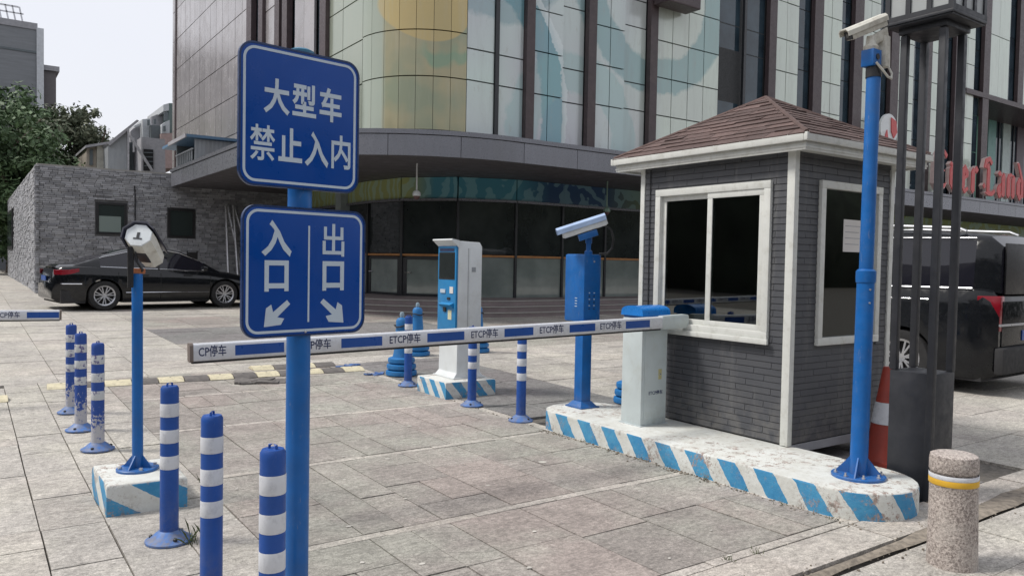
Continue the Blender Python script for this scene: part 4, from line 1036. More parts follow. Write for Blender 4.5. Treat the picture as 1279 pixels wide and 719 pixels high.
            for k in range(7):
                for dq in (-.11, .11):
                    a = 2*math.pi*k/7+.2; a1, a2 = a+dq*.6, a+dq*1.5
                    pa = Vector((xw+.04*math.cos(a1), yw+sg*.078, wr+.04*math.sin(a1))); pb = Vector((xw+wr*.64*math.cos(a2), yw+sg*.088, wr+wr*.64*math.sin(a2)))
                    dr = (pb-pa)/2; sd_ = Vector((-dr.z, 0, dr.x)).normalized()*.011; sp.obox((pa+pb)/2, dr, sd_, (0, .008, 0))
            part('spokes', sp, M_rim, wt_, False, smooth=False)
            part('wheel_arch', MB().lathe([(Rr*1.0,-.18),(Rr*1.0,.02)], 28, (xw, yw, wr), (0, sg, 0)), M_black, t, False) if False else None
    ub = MB()
    for (a, b) in [(x0+.15, wheels[0]-Rr), (wheels[0]+Rr, wheels[1]-Rr), (wheels[1]+Rr, x1-.15)]: ub.box(a, b, -S['w']*.46, S['w']*.46, S['sill']-.03, S['sill']+.25)
    ub.box(x0+.15, x1-.15, -S['w']*.30, S['w']*.30, S['sill']-.02, S['sill']+.40)
    part('underbody', ub, M_rubber, t, False, smooth=False)
    return t, hw, rg
CC = dict(x=(-2.40, 2.40), w=1.85, wheels=(-1.39, 1.34), wr=.335, sill=.20, taper=.8, tk=.26, crown=.03,
          top=[(-2.40,.60),(-2.385,.70),(-2.33,.88),(-2.22,.975),(-1.9,1.00),(-1.0,.965),(0,.935),(.95,.90),(1.5,.83),(2.0,.73),(2.28,.62),(2.38,.50),(2.40,.42)],
          cab=[(-2.0,1.00),(-1.75,1.10),(-1.3,1.265),(-.8,1.395),(-.3,1.45),(.0,1.45),(.3,1.40),(.7,1.22),(1.22,.905)], wr_top=.56,
          dlo=(-1.45, .88), pillars=(-.18,), lines=((.40, -.95, .95),), handles=(-.55, .45), hz=.80, seams=(-1.1, -.18, .98), mirror=.80)
pc = Vector((2.30, 19.75, 0)); axc = (Vector((5.214, 20.141, 0))-Vector((2.387, 19.571, 0))); ang = math.atan2(axc.y, axc.x)*.6
cx = 2.42+1.39*math.cos(ang)
t, hwf, rg = vehicle('parked_car', 'black four door coupe parked by the grey stone building', 'car', (cx, 19.55+1.39*math.sin(ang)+.92, zg(20)), ang, CC, M_carblack)
for sg in (-1, 1):
    part('tail_lamp', MB().loft([[(x, sg*(hwf(x)*k+.006), z) for z, k in ((.80+q, .995), (.90+q*.6, .985), (.91+q*.5, .95), (.80+q, .95))] for x, q in ((-2.36, 0), (-2.2, .0), (-2.05, .02), (-1.90, .07))]), M_redlamp, t, False)
part('bumper_trim', MB().tube([(-2.30, -.62, .60), (-2.22, -.82, .60), (-1.85, -.92, .60)], .012, 6), M_chrome, t, False)
part('boot_lip', MB().obox((-2.34, 0, .985), (.04,0,0), (0,.62,0), (0,0,.012)), M_carblack, t, False, bevel=.006)
part('number_plate', MB().box(-2.425, -2.41, -.22, .22, .66, .77), M_armblue, t, False)
part('headlamp', MB().obox((2.22, -.68, .62), (.10,.04,0), (-.03,.10,0), (0,0,.06)), M_alu, t, False, bevel=.02)

M_rail = mat('roof_rail', (.40, .41, .43), .35, metal=.5)
VV = dict(chrome=0, x=(-2.62, 2.52), w=1.93, wheels=(-1.58, 1.60), wr=.345, sill=.19, taper=.35, tk=.12, crown=-.02,
          top=[(-2.62,1.05),(-2.60,1.18),(-2.5,1.22),(0,1.20),(1.2,1.08),(1.7,1.02),(2.2,.86),(2.45,.68),(2.52,.55)],
          cab=[(-2.60,1.72),(-2.52,1.83),(-2.3,1.87),(-1.4,1.93),(-.6,1.95),(.2,1.93),(.9,1.85),(1.3,1.60),(1.95,1.02)], wr_top=.79, ws=.5,
          dlo=(-2.35, 1.55), pillars=(-1.25, .05), lines=((1.075, -1.9, 1.1), (.52, -1.15, 1.2)), handles=(.2,), hz=.95, seams=(-1.25, .05, 1.1), mirror=1.35, vrear=True, lr=.006)
va = R(122); back = Vector((.53, -.85, 0)); rc = Vector((9.38, 4.0, 0))
frontdir = Vector((-.03, 1, 0)).normalized(); sidn = Vector((-frontdir.y, frontdir.x, 0))
va = math.atan2(frontdir.y, frontdir.x)
# the visible flank is the left one; its rear corner is at rc
cen = rc+frontdir*2.58-sidn*.945
M_van = mat('van_black', (.008, .009, .011), .16, var=.1, spec=.35)
t, hwf, rg = vehicle('black_van', 'black passenger van parked behind the lantern pillar, seen from its rear corner', 'van', (cen.x, cen.y, 0), va, VV, M_van)
for sg in (-1, 1):
    part('tail_lamp', MB().loft([[(x, sg*(hwf(x)*k+.004), z) for z, k in ((.74, .99), (1.14, .985), (1.14, .86), (.74, .86))] for x in (-2.625, -2.55, -2.42)]), M_redlamp, t, False, bevel=.01)
    part('roof_rail', MB().tube([(-2.2, sg*.74, 1.88), (-2.1, sg*.74, 1.925), (-1, sg*.75, 1.985), (.6, sg*.74, 1.97), (.75, sg*.74, 1.90)], .018, 8), M_rail, t, False)
    part('roof_panel_strip', MB().tube([(-2.35, sg*.825, 1.80), (-1, sg*.83, 1.82), (1.0, sg*.82, 1.79)], .006, 6), M_rail, t, False)
part('rear_trim', MB().box(-2.645, -2.625, -.86, .86, .80, .825), M_rail, t, False)
part('tailgate_glass', MB().box(-2.628, -2.606, -.72, .72, 1.16, 1.74), M_black, t, False, bevel=.006)
part('tailgate', MB().box(-2.63, -2.61, -.78, .78, .50, 1.08), M_van, t, False, bevel=.006)
part('bumper', MB().box(-2.70, -2.60, -.90, .90, .26, .56), M_rubber, t, False, bevel=.03)
part('number_plate', MB().box(-2.64, -2.631, -.24, .24, .62, .74), M_armblue, t, False)
part('badge', MB().lathe([(.05,0),(.05,.008)], 20, (-2.64, -.0, .98), (-1,0,0)), M_chrome, t, False)
CS = dict(CC)
t, hwf, rg = vehicle('silver_car', 'pale silver car just showing at the left edge beyond the stone building', 'car', (-3.05, 35.5, zg(30)), R(88), CS, M_vanwhite); t_silver = t

# ================================================================== STONE SHED with windows, ladder
sy = 26.9
t = thing('stone_building', 'low flat roofed building of rough grey stone behind the black car', 'building', (1.65, sy, 0))
part('wall', MB().box(1.70, 9.3, sy+.05, sy+.3, 0, 4.02).box(1.70, 1.95, sy+.3, 46.5, 0, 4.05), M_mortar, t, smooth=False)
part('roof', MB().box(1.68, 9.3, sy+.04, 46.5, 4.02, 4.09), M_concrete, t, smooth=False)
br = MB(); rb = random.Random(2)
wins = [(3.24, 4.09, 2.06, 3.04), (5.30, 6.12, 2.03, 2.96)]
z = .20
while z < 4.04:
    h = .062
    for face_ in (0, 1):
        u, U1 = (1.62, 9.2) if face_ == 0 else (sy+.02, 46.4)
        u -= rb.random()*.2
        while u < U1:
            l = rb.uniform(.14, .34) if face_ == 0 else rb.uniform(.4, .9); a, b = u+.006, min(u+l, U1)-.004; u += l
            if face_ == 0:
                if a < 1.62: a = 1.62
                if any(b > w[0]-.03 and a < w[1]+.03 and z+h > w[2]-.02 and z < w[3]+.02 for w in wins):
                    for w in wins:
                        if z+h > w[2]-.02 and z < w[3]+.02:
                            if a < w[0]-.05 < b: br.box(a, w[0]-.04, sy+rb.uniform(-.03, .03), sy+.06, z+.004, z+h-.006)
                            if a < w[1]+.05 < b: br.box(w[1]+.04, b, sy+rb.uniform(-.03, .03), sy+.06, z+.004, z+h-.006)
                    continue
                d = rb.uniform(-.022, .022); br.box(a, b, sy+d, sy+.06, z+.002+rb.uniform(-.004,.004), z+h-.004)
            else:
                d = rb.uniform(-.014, .014)
                if 40.5 < b and a < 45.5 and 1.57 < z < 3.4: continue
                br.box(1.65+d, 1.72, a, b, z+.004, z+h-.006)
    z += h
part('stonework', br, M_brick, t, smooth=False, kind='stuff')
for i, (a, b, c, d) in enumerate(wins):
    wn = part('window', ringframe if False else MB().box(a, b, sy-.0, sy+.05, d-.07, d).box(a, b, sy, sy+.05, c, c+.06).box(a, a+.07, sy+.002, sy+.05, c+.06, d-.07).box(b-.07, b, sy+.002, sy+.05, c+.06, d-.07), M_black, t, smooth=False)
    part('pane', MB().box(a+.07, b-.07, sy+.03, sy+.045, c+.06, d-.07), M_shedglass, wn, smooth=False)
    part('blind', MB().box(a+.08, b-.16, sy+.02, sy+.028, c+.07, c+.56), M_frost if i == 0 else M_shedglass, wn, smooth=False)
wn = part('window', MB().box(1.60, 1.70, 40.6, 45.4, 1.6, 3.38), M_black, t, smooth=False)
part('pane', MB().box(1.59, 1.598, 40.9, 45.1, 1.75, 3.25), M_shedglass, wn, smooth=False)
part('pipe', MB().tube([(4.32,sy-.05,2.1),(4.32,sy-.05,3.3),(4.30,sy-.05,3.6)], .02, 6), M_black, t)
t = thing('step_ladder', 'aluminium step ladder leaning on the stone building under the canopy', 'ladder', (7.3, 26.5, zg(26.5)))
za = zg(26.5)
for (xa, ya, xb_, yb_) in ((6.98, 26.0, 7.03, 26.62), (7.30, 26.0, 7.27, 26.62)):
    part('rail', MB().cyl((xa, ya, za), (xb_, yb_, 3.15), .045, n=8), M_alu, t)
for (xa, xb_) in ((7.55, 7.10), (7.95, 7.32)): part('rail', MB().cyl((xa, 26.3, za+.3), (xb_, 26.66, 3.1), .045, n=8), M_alu, t)
for k in range(8):
    f = .1+k*.11; part('rung', MB().cyl((6.98+.05*f, 26.0+.62*f, za+2.85*f), (7.30-.03*f, 26.0+.62*f, za+2.85*f), .016, n=6), M_alu, t)
for k in range(7):
    f = .1+k*.12; part('rung', MB().cyl((7.55-.45*f, 26.3+.36*f, za+.3+2.6*f), (7.95-.63*f, 26.3+.36*f, za+.3+2.6*f), .018, n=6), M_greywall, t)
t = thing('folding_chair', 'dark folding chair standing against the stone wall behind the car bonnet', 'chair', (5.95, 26.3, zg(26)))
part('backrest', MB().box(5.8, 6.1, 26.5, 26.53, 1.05, 1.55), M_black, t, smooth=False)
part('seat', MB().box(5.78, 6.12, 26.15, 26.5, .72, .76), M_black, t, smooth=False)
for (a, b) in ((5.8, 26.17), (6.1, 26.17), (5.8, 26.5), (6.1, 26.5)): part('leg', MB().box(a-.015, a+.015, b-.015, b+.015, zg(26), 1.6 if b > 26.4 else .74), M_black, t, smooth=False)

# ================================================================== MALL BUILDING
mall = thing('mall_building', 'large curved corner mall building with painted glass panels above a dark glazed ground floor', 'building', (10, 16, 0))
def path(cx, cy, r, Ye, Xe, n=14):
    return [(cx-r, Ye)]+[(cx-r*math.cos(R(90*i/n)), cy-r*math.sin(R(90*i/n))) for i in range(n+1)]+[(Xe, cy-r)]
XE = 52
# canopy slab
cp = path(10, 18.8, 4.6, 26.84, XE)
part('canopy', MB().prism(cp+[(XE, 22), (13, 26.84)], 3.66, 4.10), M_soffit, mall, smooth=False)
lip = path(10, 18.8, 4.66, 26.86, XE)
part('canopy_top', MB().prism(lip+[(XE, 22), (13, 26.86)], 4.102, 4.20), M_fascia, mall, smooth=False)
def along(pts, step):
    """points every step along a polyline: (pos, direction)"""
    res = []; acc = 0; nx = 0; prev = pts[0]
    tot = sum(math.dist(a, b) for a, b in zip(pts, pts[1:])); n = round(tot/step); step = tot/n; d = 0; i = 0; base = 0
    for k in range(n+1):
        tgt = k*step
        while i < len(pts)-2 and base+math.dist(pts[i], pts[i+1]) < tgt-1e-9: base += math.dist(pts[i], pts[i+1]); i += 1
        L = math.dist(pts[i], pts[i+1]); f = (tgt-base)/L; res.append((pts[i][0]+(pts[i+1][0]-pts[i][0])*f, pts[i][1]+(pts[i+1][1]-pts[i][1])*f))
    return res
cpath = path(10, 18.8, 4.605, 26.82, XE, 28)
pp = along(cpath, 1.55)
for a, b in zip(pp, pp[1:]):
    d = Vector((b[0]-a[0], b[1]-a[1], 0)); n_ = Vector((d.y, -d.x, 0)).normalized(); L = d.length; c = Vector(((a[0]+b[0])/2, (a[1]+b[1])/2, 3.865))
    sag = max(0, 4.605-math.hypot(c.x-10, c.y-18.8)) if (c.x < 10 and c.y < 18.8) else 0
    dn = d.normalized(); m2 = []
    if sag > .01:   # gently curved panel in four facets
        K = 5; pa = math.atan2(a[1]-18.8, a[0]-10); pb = math.atan2(b[1]-18.8, b[0]-10)
        if pb < pa: pb += 2*math.pi
        mb = MB(); outer, inner = [], []
        for k in range(K+1):
            q = pa+(pb-pa)*(.004+.992*k/K); outer.append((10+4.64*math.cos(q), 18.8+4.64*math.sin(q))); inner.append((10+4.602*math.cos(q), 18.8+4.602*math.sin(q)))
        mb.prism(outer+inner[::-1], 3.645, 4.085)
    else: mb = MB().obox(c-n_*-.018 if False else c+n_*.018, dn*(L/2-.006), n_*.017, (0, 0, .22))
    part('fascia_panel', mb, M_fascia, mall, smooth=False)
# upper wall core
up = path(8.98, 16.28, 1.66, 35.2, 31.2)
part('upper_wall', MB().prism(up+[(31.2, 22), (14, 35.2)], 4.2, 16.5), M_core, mall, smooth=False)
part('upper_wall', MB().box(31.2, XE, 14.62, 22, 8.35, 16.5).box(31.2, XE, 16.4, 22, 4.2, 8.35), M_core, mall, smooth=False)
part('overhang_soffit', MB().box(31.0, XE, 14.40, 16.4, 8.16, 8.348), M_fin, mall, smooth=False)
UB = {k: unitbox('panel', m) for k, m in dict(mural=M_mural, corner=M_corner, glass=M_glassup, left=M_leftwall, fin=M_fin, mull=M_mullion).items()}
def wallbox(key, name, c, L, th, h, ang=0.): return put(name, UB[key], mall, Vector(c)-mall.location, (0, 0, ang), (L, th, h))
def visible_top(x, y): # highest z in the frame there, plus a margin for a step to the side
    lo, hi = 4.2, 16.5
    for z in [4.2+.25*k for k in range(50)]:
        p = proj(x, y, z)
        if p is None: return hi
        if p[1] < -25: return min(hi, z+.5)
    return hi
def column(x0, x1, rows, key, y=14.5, z0=4.22, th=.06, dy=0, name='panel'):
    z = z0; i = 0; xc = (x0+x1)/2; top = visible_top(xc, y)
    while z < top:
        h = rows[i % len(rows)]; hh = min(h, 16.4-z)
        j = rnd.uniform(-.004, .004)
        wallbox(key, name, (xc, y+th/2+dy+j, z+hh/2), x1-x0-.022, th, hh-.03); z += h; i += 1
def fin(x0, x1, z0=4.2, depth=.14, y=14.5): wallbox('fin', 'fin', ((x0+x1)/2, y+.06-depth/2, (z0+16.4)/2), x1-x0, depth, 16.4-z0)
def mull(x0, x1, z0=4.2, y=14.5, depth=.08): wallbox('mull', 'mullion', ((x0+x1)/2, y+.03-depth/2, (z0+16.4)/2), x1-x0, depth, 16.4-z0)
LR = [1.10, .98, .95, .95]; GR = [1.15, .68, 1.42, .68]; GR2 = [1.05, .8, 1.45, .7]
column(8.88, 9.60, GR, 'mural'); mull(9.60, 9.70); column(9.70, 10.43, GR, 'mural', dy=.05); fin(10.43, 10.66)
column(10.66, 11.10, LR, 'mural'); column(11.10, 11.55, LR, 'mural'); column(11.55, 12.27, GR2, 'mural', dy=.10); fin(12.27, 12.52)
column(12.52, 13.03, LR, 'mural'); column(13.03, 13.53, LR, 'mural'); column(13.53, 14.34, GR, 'mural', dy=.10); fin(14.34, 14.60)
for k in range(4): column(14.6+.6125*k, 14.6+.6125*(k+1), LR, 'mural')
column(17.05, 18.05, GR2, 'glass', dy=.12); mull(18.05, 18.15); column(18.15, 19.15, GR2, 'glass', dy=.12); fin(19.15, 19.48)
column(19.48, 20.06, LR, 'mural'); column(20.06, 20.64, LR, 'mural'); column(20.64, 21.33, GR, 'glass', dy=.10); fin(21.33, 21.78)
x = 21.78
while x < 31:
    column(x, x+.56, LR, 'mural'); column(x+.56, x+1.12, LR, 'mural'); column(x+1.12, x+1.72, GR, 'glass', dy=.10); fin(x+1.72, x+2.22); x += 2.22
while x < 44:
    column(x, x+.9, [2.4], 'mural', z0=8.36); column(x+.9, x+1.8, [2.4], 'mural', z0=8.36); column(x+1.8, x+2.5, [1.3], 'glass', z0=8.36, dy=.1); fin(x+2.5, x+3.0, 8.36); x += 3.0
# recessed second floor at far right with coloured columns
x = 31.4; k = 0
while x < 44:
    mtl = [mat('col_teal', (.12, .28, .25), .4), mat('col_mint', (.36, .44, .42), .4), mat('col_plum', (.10, .075, .09), .5), mat('col_green', (.07, .22, .15), .5)][k % 4]
    part('coloured_column', MB().box(x, x+.75, 16.28, 16.40, 4.2, 8.16), mtl, mall, smooth=False)
    part('window', MB().box(x+.75, x+1.45, 16.33, 16.38, 4.2, 8.16), M_glassup, mall, smooth=False)
    part('mullion', MB().box(x+1.07, x+1.12, 16.29, 16.329, 4.2, 8.16), M_mullion, mall, smooth=False); x += 1.45; k += 1
# curved corner
cxq, cyq, rq = 8.88, 16.18, 1.68
NA = 7
for i in range(NA):
    a0, a1 = R(180+90*i/NA), R(180+90*(i+1)/NA); am = (a0+a1)/2; L = 2*rq*math.sin((a1-a0)/2)
    px, py = cxq+(rq-.03)*math.cos(am), cyq+(rq-.03)*math.sin(am); z = 4.22; k = 0; top = visible_top(px, py)
    while z < top:
        h = [1.14, .98, 1.0, 1.0][k % 4]; K = 3; mb = MB(); o_, i_ = [], []
        for q in range(K+1):
            aa = a0+(a1-a0)*(.012+.976*q/K); o_.append((cxq+rq*math.cos(aa), cyq+rq*math.sin(aa))); i_.append((cxq+(rq-.06)*math.cos(aa), cyq+(rq-.06)*math.sin(aa)))
        mb.prism(o_+i_[::-1], z+.012, z+h-.012); part('panel', mb, M_corner, mall, smooth=True, ang=20); z += h; k += 1
# left wing (faces -x): X=7.2
def lcol(y0, y1, rows, key, name='panel', dx=0, z0=4.22, th=.06):
    z = z0; i = 0; yc = (y0+y1)/2; top = visible_top(7.2, yc)
    while z < top:
        h = rows[i % len(rows)]; wallbox(key, name, (7.2+th/2+dx+rnd.uniform(-.003, .003), yc, z+h/2), th, y1-y0-.022, h-.03); z += h; i += 1
def lfin(y0, y1, depth=.16): wallbox('fin', 'fin', (7.2-depth/2+.06, (y0+y1)/2, 10.3), depth, y1-y0, 12.2)
lcol(16.18, 17.3, LR, 'corner'); lcol(17.3, 18.15, LR, 'corner'); lfin(18.15, 18.55); lcol(18.55, 19.15, LR, 'glass', dx=.1)
lcol(19.15, 19.9, [2.2], 'left'); lcol(19.9, 20.6, [2.2], 'left'); lcol(20.6, 20.95, GR, 'glass', dx=.1); lfin(20.95, 21.35); lfin(21.6, 22.0)
lcol(22.0, 23.1, [2.2], 'left'); lfin(23.1, 23.5); lcol(23.5, 24.2, GR, 'glass', dx=.08); lfin(24.2, 24.7)
wallbox('mull', 'mullion', (7.2, 21.475, 10.3), .06, .25, 12.2)
y = 24.7; 
while y < 35: lcol(y, y+.79, [1.25], 'left'); y += .7923
part('corner_trim', MB().box(7.16, 7.24, 34.99, 35.2, 4.2, 16.4), M_fin, mall, smooth=False)
# small dark overhang high above the facade
part('projecting_box', MB().box(14.4, 15.6, 13.9, 14.42, 8.05, 8.9), M_fin, mall, smooth=False, bevel=.03)
# --- ground floor
gp = path(12.4, 20.2, 3.0, 27, XE, 18)
part('ground_floor_core', MB().prism([(x+.15, y+.15) for x, y in gp]+[(XE, 22), (14, 27)], .1, 3.66), M_interior, mall, smooth=False)
plat = path(11.3, 19.4, 3.55, 25.5, 40, 16)
for k in range(3):
    off = .36*(2-k); pth = path(11.3, 19.4, 3.55+off, 26.6, 40, 16)
    part('step', MB().prism(pth+[(40, 22), (14, 26.6)], .0 if k == 0 else .1+.12*k-.0, .12+.1+.12*k+.008*0), M_step, mall, smooth=False)
    part('step_edge', MB().prism([(x, y) for x, y in path(11.3, 19.4, 3.55+off+.015, 26.6, 40, 24)]+[(x, y) for x, y in path(11.3, 19.4, 3.55+off-.04, 26.6, 40, 24)][::-1], .2+.12*k, .226+.12*k), M_concrete, mall, smooth=False)
PZ = .46
pts = along(path(12.4, 20.2, 3.0, 27, 46, 36), 1.62)
for i, (a, b) in enumerate(zip(pts, pts[1:])):
    d = Vector((b[0]-a[0], b[1]-a[1], 0)); L = d.length; dn = d.normalized(); n_ = Vector((d.y, -d.x, 0)).normalized(); c = Vector(((a[0]+b[0])/2, (a[1]+b[1])/2, 0))
    part('mullion', MB().obox((a[0], a[1], (PZ+3.05)/2), dn*.035, n_*.06, (0, 0, (3.05-PZ)/2)), M_mullion, mall, smooth=False)
    part('pane', MB().obox(c+Vector((0,0,2.33)), dn*(L/2-.03), n_*.01, (0, 0, .71)), M_glass, mall, smooth=False)
    if 4 <= i <= 5:       # doors near the corner
        wd = part('door', MB().obox(c+Vector((0,0,.98))-dn*(L/2-.10), dn*.06, n_*.03, (0,0,.53)).obox(c+Vector((0,0,.98))+dn*(L/2-.10), dn*.06, n_*.03, (0,0,.53)).obox(c+Vector((0,0,1.49)), dn*(L/2-.15), n_*.028, (0,0,.04)).obox(c+Vector((0,0,.49)), dn*(L/2-.15), n_*.028, (0,0,.04)), M_mullion, mall, smooth=False)
        part('pane', MB().obox(c+Vector((0,0,.98)), dn*(L/2-.16), n_*.012, (0, 0, .47)), M_glassfilm, wd, smooth=False)
        part('handle', MB().obox(c+n_*.06+Vector((0,0,1.1))-dn*(L/2-.22), dn*.10, n_*.012, (0, 0, .012)), M_chrome, wd, smooth=False)
    else: part('pane', MB().obox(c+Vector((0,0,1.0)), dn*(L/2-.03), n_*.012, (0, 0, .54)), M_glassfilm, mall, smooth=False)
    part('orange_reflection', MB().obox(c+n_*.03+Vector((0,0,1.575)), dn*(L/2), n_*.015, (0, 0, .028)), M_orangereflect, mall, smooth=False)  # solid orange strip standing in for a line mirrored in the glass
    part('mural_band_panel', MB().obox(c+n_*.05+Vector((0,0,3.36)), dn*(L/2-.004), n_*.02, (0, 0, .29)), M_band, mall, smooth=False)
    part('band_rail', MB().obox(c+n_*.08+Vector((0,0,3.055)), dn*(L/2+.01), n_*.05, (0, 0, .03)), M_fascia, mall, smooth=False)
q = atY(452, 300, 21.8)
part('pilaster', MB().box(9.1, 9.42, 21.9, 22.3, .2, 3.66), mat('pilaster_pale', (.28, .33, .34), .5), mall, smooth=False)
# dome cameras hanging from the canopy
for (X, Y, zb, lab, m_) in ((8.50, 16.0, 2.88, 'white dome camera hanging on a thin rod from the canopy left of the kiosk', M_whitemetal), (14.2, 15.8, 2.80, 'small greenish dome camera on a rod under the canopy near the booth', mat('greenish', (.2, .3, .24), .5))):
    t = thing('dome_camera', lab, 'camera', (X, Y, zb), group='dome cameras under the canopy')
    part('rod', MB().cyl((X, Y, zb+.12), (X, Y, 3.66), .018, n=8), m_, t)
    part('shell', MB().lathe([(.03,.16),(.07,.14),(.095,.09),(.095,.04),(.08,.03)], 18, (X, Y, zb)), m_, t)
    part('dome', MB().lathe([(.078,.03),(.07,-.01),(.045,-.04),(.0,-.055)], 18, (X, Y, zb)), mat('dome_red', (.10, .05, .05), .1), t)
# street sign board high on the left behind the lantern: grey box already part of the wall
# --- blue roofed lean-to standing on the canopy
t = thing('rooftop_shed', 'corrugated grey shed with a blue roof edge built on top of the canopy', 'shed', (5.5, 24.5, 4.2))
cw = MB()
x = 5.56
while x < 7.15: cw.box(x, x+.06, 24.50, 24.54, 4.2, 4.93).box(x+.06, x+.12, 24.52, 24.55, 4.2, 4.93); x += .12
part('corrugated_wall', cw, M_corr, t, smooth=False)
part('roof', MB().ext([(5.30, 24.36, 4.95), (7.18, 24.36, 4.95), (7.18, 24.36, 5.03), (5.30, 24.36, 5.03)], (0, 3.5, 0)), M_blueroof, t, smooth=False)
part('side_fascia', MB().box(5.26, 5.298, 24.38, 26.8, 4.93, 5.04), M_greywall, t, smooth=False)
part('back_wall', MB().box(6.9, 7.0, 24.6, 26.8, 4.2, 4.95).box(5.5, 6.9, 26.6, 26.7, 4.2, 4.95), M_darkwall, t, smooth=False)
for k in range(9): part('baluster', MB().box(5.50, 5.53, 24.65+.24*k, 24.68+.24*k, 4.2, 4.62), M_corr, t, smooth=False)
part('handrail', MB().box(5.495, 5.535, 24.56, 26.8, 4.62, 4.66), M_corr, t, smooth=False)

# --- red blackletter sign on the canopy, right side
def letter_sign():
    t = thing('letter_sign', 'red blackletter shop sign standing on the canopy edge behind the lantern pillar', 'sign', (28.4, 14.0, 4.2))
    def stem(x, y0, y1, w=.20, a=.10): w *= 1.15; return [(x, y0+a), (x+w*.5, y0), (x+w, y0+a), (x+w, y1-a*.2), (x+w*.55, y1+a*.6), (x, y1-a)]
    def dia(x, y, s=.13): return [(x-s, y), (x, y-s), (x+s, y), (x, y+s)]
    G = {}
    G['v'] = ([stem(0,.12,.82), stem(.34,.14,.80), [(.08,.14),(.27,-.02),(.46,.14),(.27,.22)], dia(.10,.88,.10), dia(.44,.88,.10)], .66)
    G['e'] = ([stem(0,.10,.80), [(.08,.12),(.25,-.02),(.48,.14),(.42,.22),(.25,.14)], [(.10,.78),(.26,.95),(.46,.74),(.46,.56),(.12,.40),(.12,.48),(.30,.60),(.24,.74)]], .58)
    G['r'] = ([stem(0,.02,.84), dia(.34,.84,.13), [(.1,.74),(.3,.92),(.34,.86),(.16,.66)]], .54)
    G['a'] = ([stem(.30,.02,.84), [(.02,.12),(.18,-.02),(.34,.14),(.34,.24),(.18,.14)], stem(0,.08,.42), [(.04,.38),(.34,.56),(.34,.46),(.14,.34)], [(.04,.84),(.2,.96),(.34,.82),(.2,.76)]], .62)
    G['n'] = ([stem(0,.02,.84), stem(.36,.02,.82), [(.10,.74),(.30,.94),(.46,.84),(.30,.80)]], .68)
    G['d'] = ([stem(0,.12,.72), [(.08,.14),(.25,-.02),(.44,.14),(.25,.22)], [(.34,.12),(.54,.12),(.52,.70),(.14,1.36),(.02,1.34),(.34,.74)], [(.06,.70),(.2,.84),(.44,.68),(.2,.66)]], .66)
    G['E'] = ([[(.0,.20),(.2,.0),(.58,.08),(.70,.26),(.5,.18),(.28,.2),(.22,.4),(.22,.95),(.34,1.18),(.2,1.22),(.02,1.0)], [(.3,1.16),(.5,1.34),(.72,1.16),(.66,1.04),(.5,1.18),(.34,1.08)], [(.2,.60),(.52,.70),(.60,.62),(.2,.50)], stem(.38,.28,1.1,.09,.05)], .84)
    G['L'] = ([[(.10,.10),(.30,.02),(.62,.02),(.80,.18),(.74,.26),(.56,.16),(.30,.18)], [(.22,.10),(.42,.10),(.42,.95),(.30,1.16),(.16,1.06),(.22,.9)], [(.0,.98),(.10,1.28),(.40,1.38),(.58,1.20),(.50,1.08),(.36,1.22),(.18,1.14),(.14,.94)], dia(.06,.34,.10)], .90)
    x = 28.05; sc_ = 1.10
    for ch in 'Ever Land':
        if ch == ' ': x += .30; continue
        polys, adv = G[ch]; lt = None; zb = 4.30
        mb, me_ = MB(), MB()
        for k, P in enumerate(polys):
            P3 = [(x+p[0]*sc_*1.08, 13.98+.006*k, zb+p[1]*sc_) for p in P]; mb.ext(P3, (0, .03, 0))
            c = (sum(p[0] for p in P)/len(P), sum(p[1] for p in P)/len(P)); P4 = [(x+(c[0]+(p[0]-c[0])*1.16)*sc_*1.08, 14.012+.004*k, zb+(c[1]+(p[1]-c[1])*1.06)*sc_) for p in P]; me_.ext(P4, (0, .13, 0))
        lt = part('letter', mb, M_redletter, t, smooth=False); part('letter_body', me_, M_paleletter, lt, smooth=False)
        part('mounting_rod', MB().box(x+.2, x+.22, 14.08, 14.10, 4.2, zb+.3).box(x+.42, x+.44, 14.08, 14.10, 4.2, zb+.3), M_alu, t, smooth=False)
        x += (adv+.06)*sc_*1.08
    return t
letter_sign()
t = thing('emblem_sign', 'round white emblem with red figures mounted above the booth roof edge', 'sign', (25.0, 14.1, 5.9))
part('disc', MB().lathe([(.52,0),(.52,.08)], 28, (25.05, 14.12, 6.05), (0,-1,0)), M_whitemetal, t)
part('red_figure', MB().ext([(24.72,14.035,5.66),(24.98,14.035,5.66),(24.88,14.035,6.02)], (0,-.03,0)), M_redletter, t, smooth=False)
part('red_figure', MB().ext([(25.12,14.035,6.45),(25.42,14.035,6.36),(25.50,14.035,6.0),(25.30,14.035,5.78),(25.14,14.035,6.0)], (0,-.03,0)), M_redletter, t, smooth=False)
part('stay', MB().box(25.02, 25.08, 14.13, 14.45, 6.0, 6.06), M_alu, t, smooth=False)

# ================================================================== FAR LEFT: brick block, rooftops, trees
t = thing('brick_block', 'tall grey brick block with roof railings at the far left edge', 'building', (4.2, 65, 0))
part('wall', MB().box(-22, 4.05, 65, 80, 0, 17.25), M_farbrick, t, smooth=False)
part('parapet', MB().box(-22.1, 4.12, 64.93, 80.1, 17.252, 17.7), M_greywall, t, smooth=False)
part('string_course', MB().box(-22.03, 4.08, 64.95, 64.998, 15.6, 15.75).box(-22.03, 4.08, 64.95, 64.998, 12.3, 12.4), M_darkwall, t, smooth=False)
part('drain_pipe', MB().box(4.06, 4.5, 64.9, 65.3, 0, 17.4), mat('pale_pipe', (.5, .52, .55), .6), t, smooth=False)
part('stair_annex', MB().box(4.55, 5.3, 65.5, 70, 0, 14.6), mat('annex_brown', (.13, .12, .125), .8), t, smooth=False)
part('annex_cap', MB().box(4.45, 5.5, 65.3, 70.1, 14.6, 14.95), M_greywall, t, smooth=False)
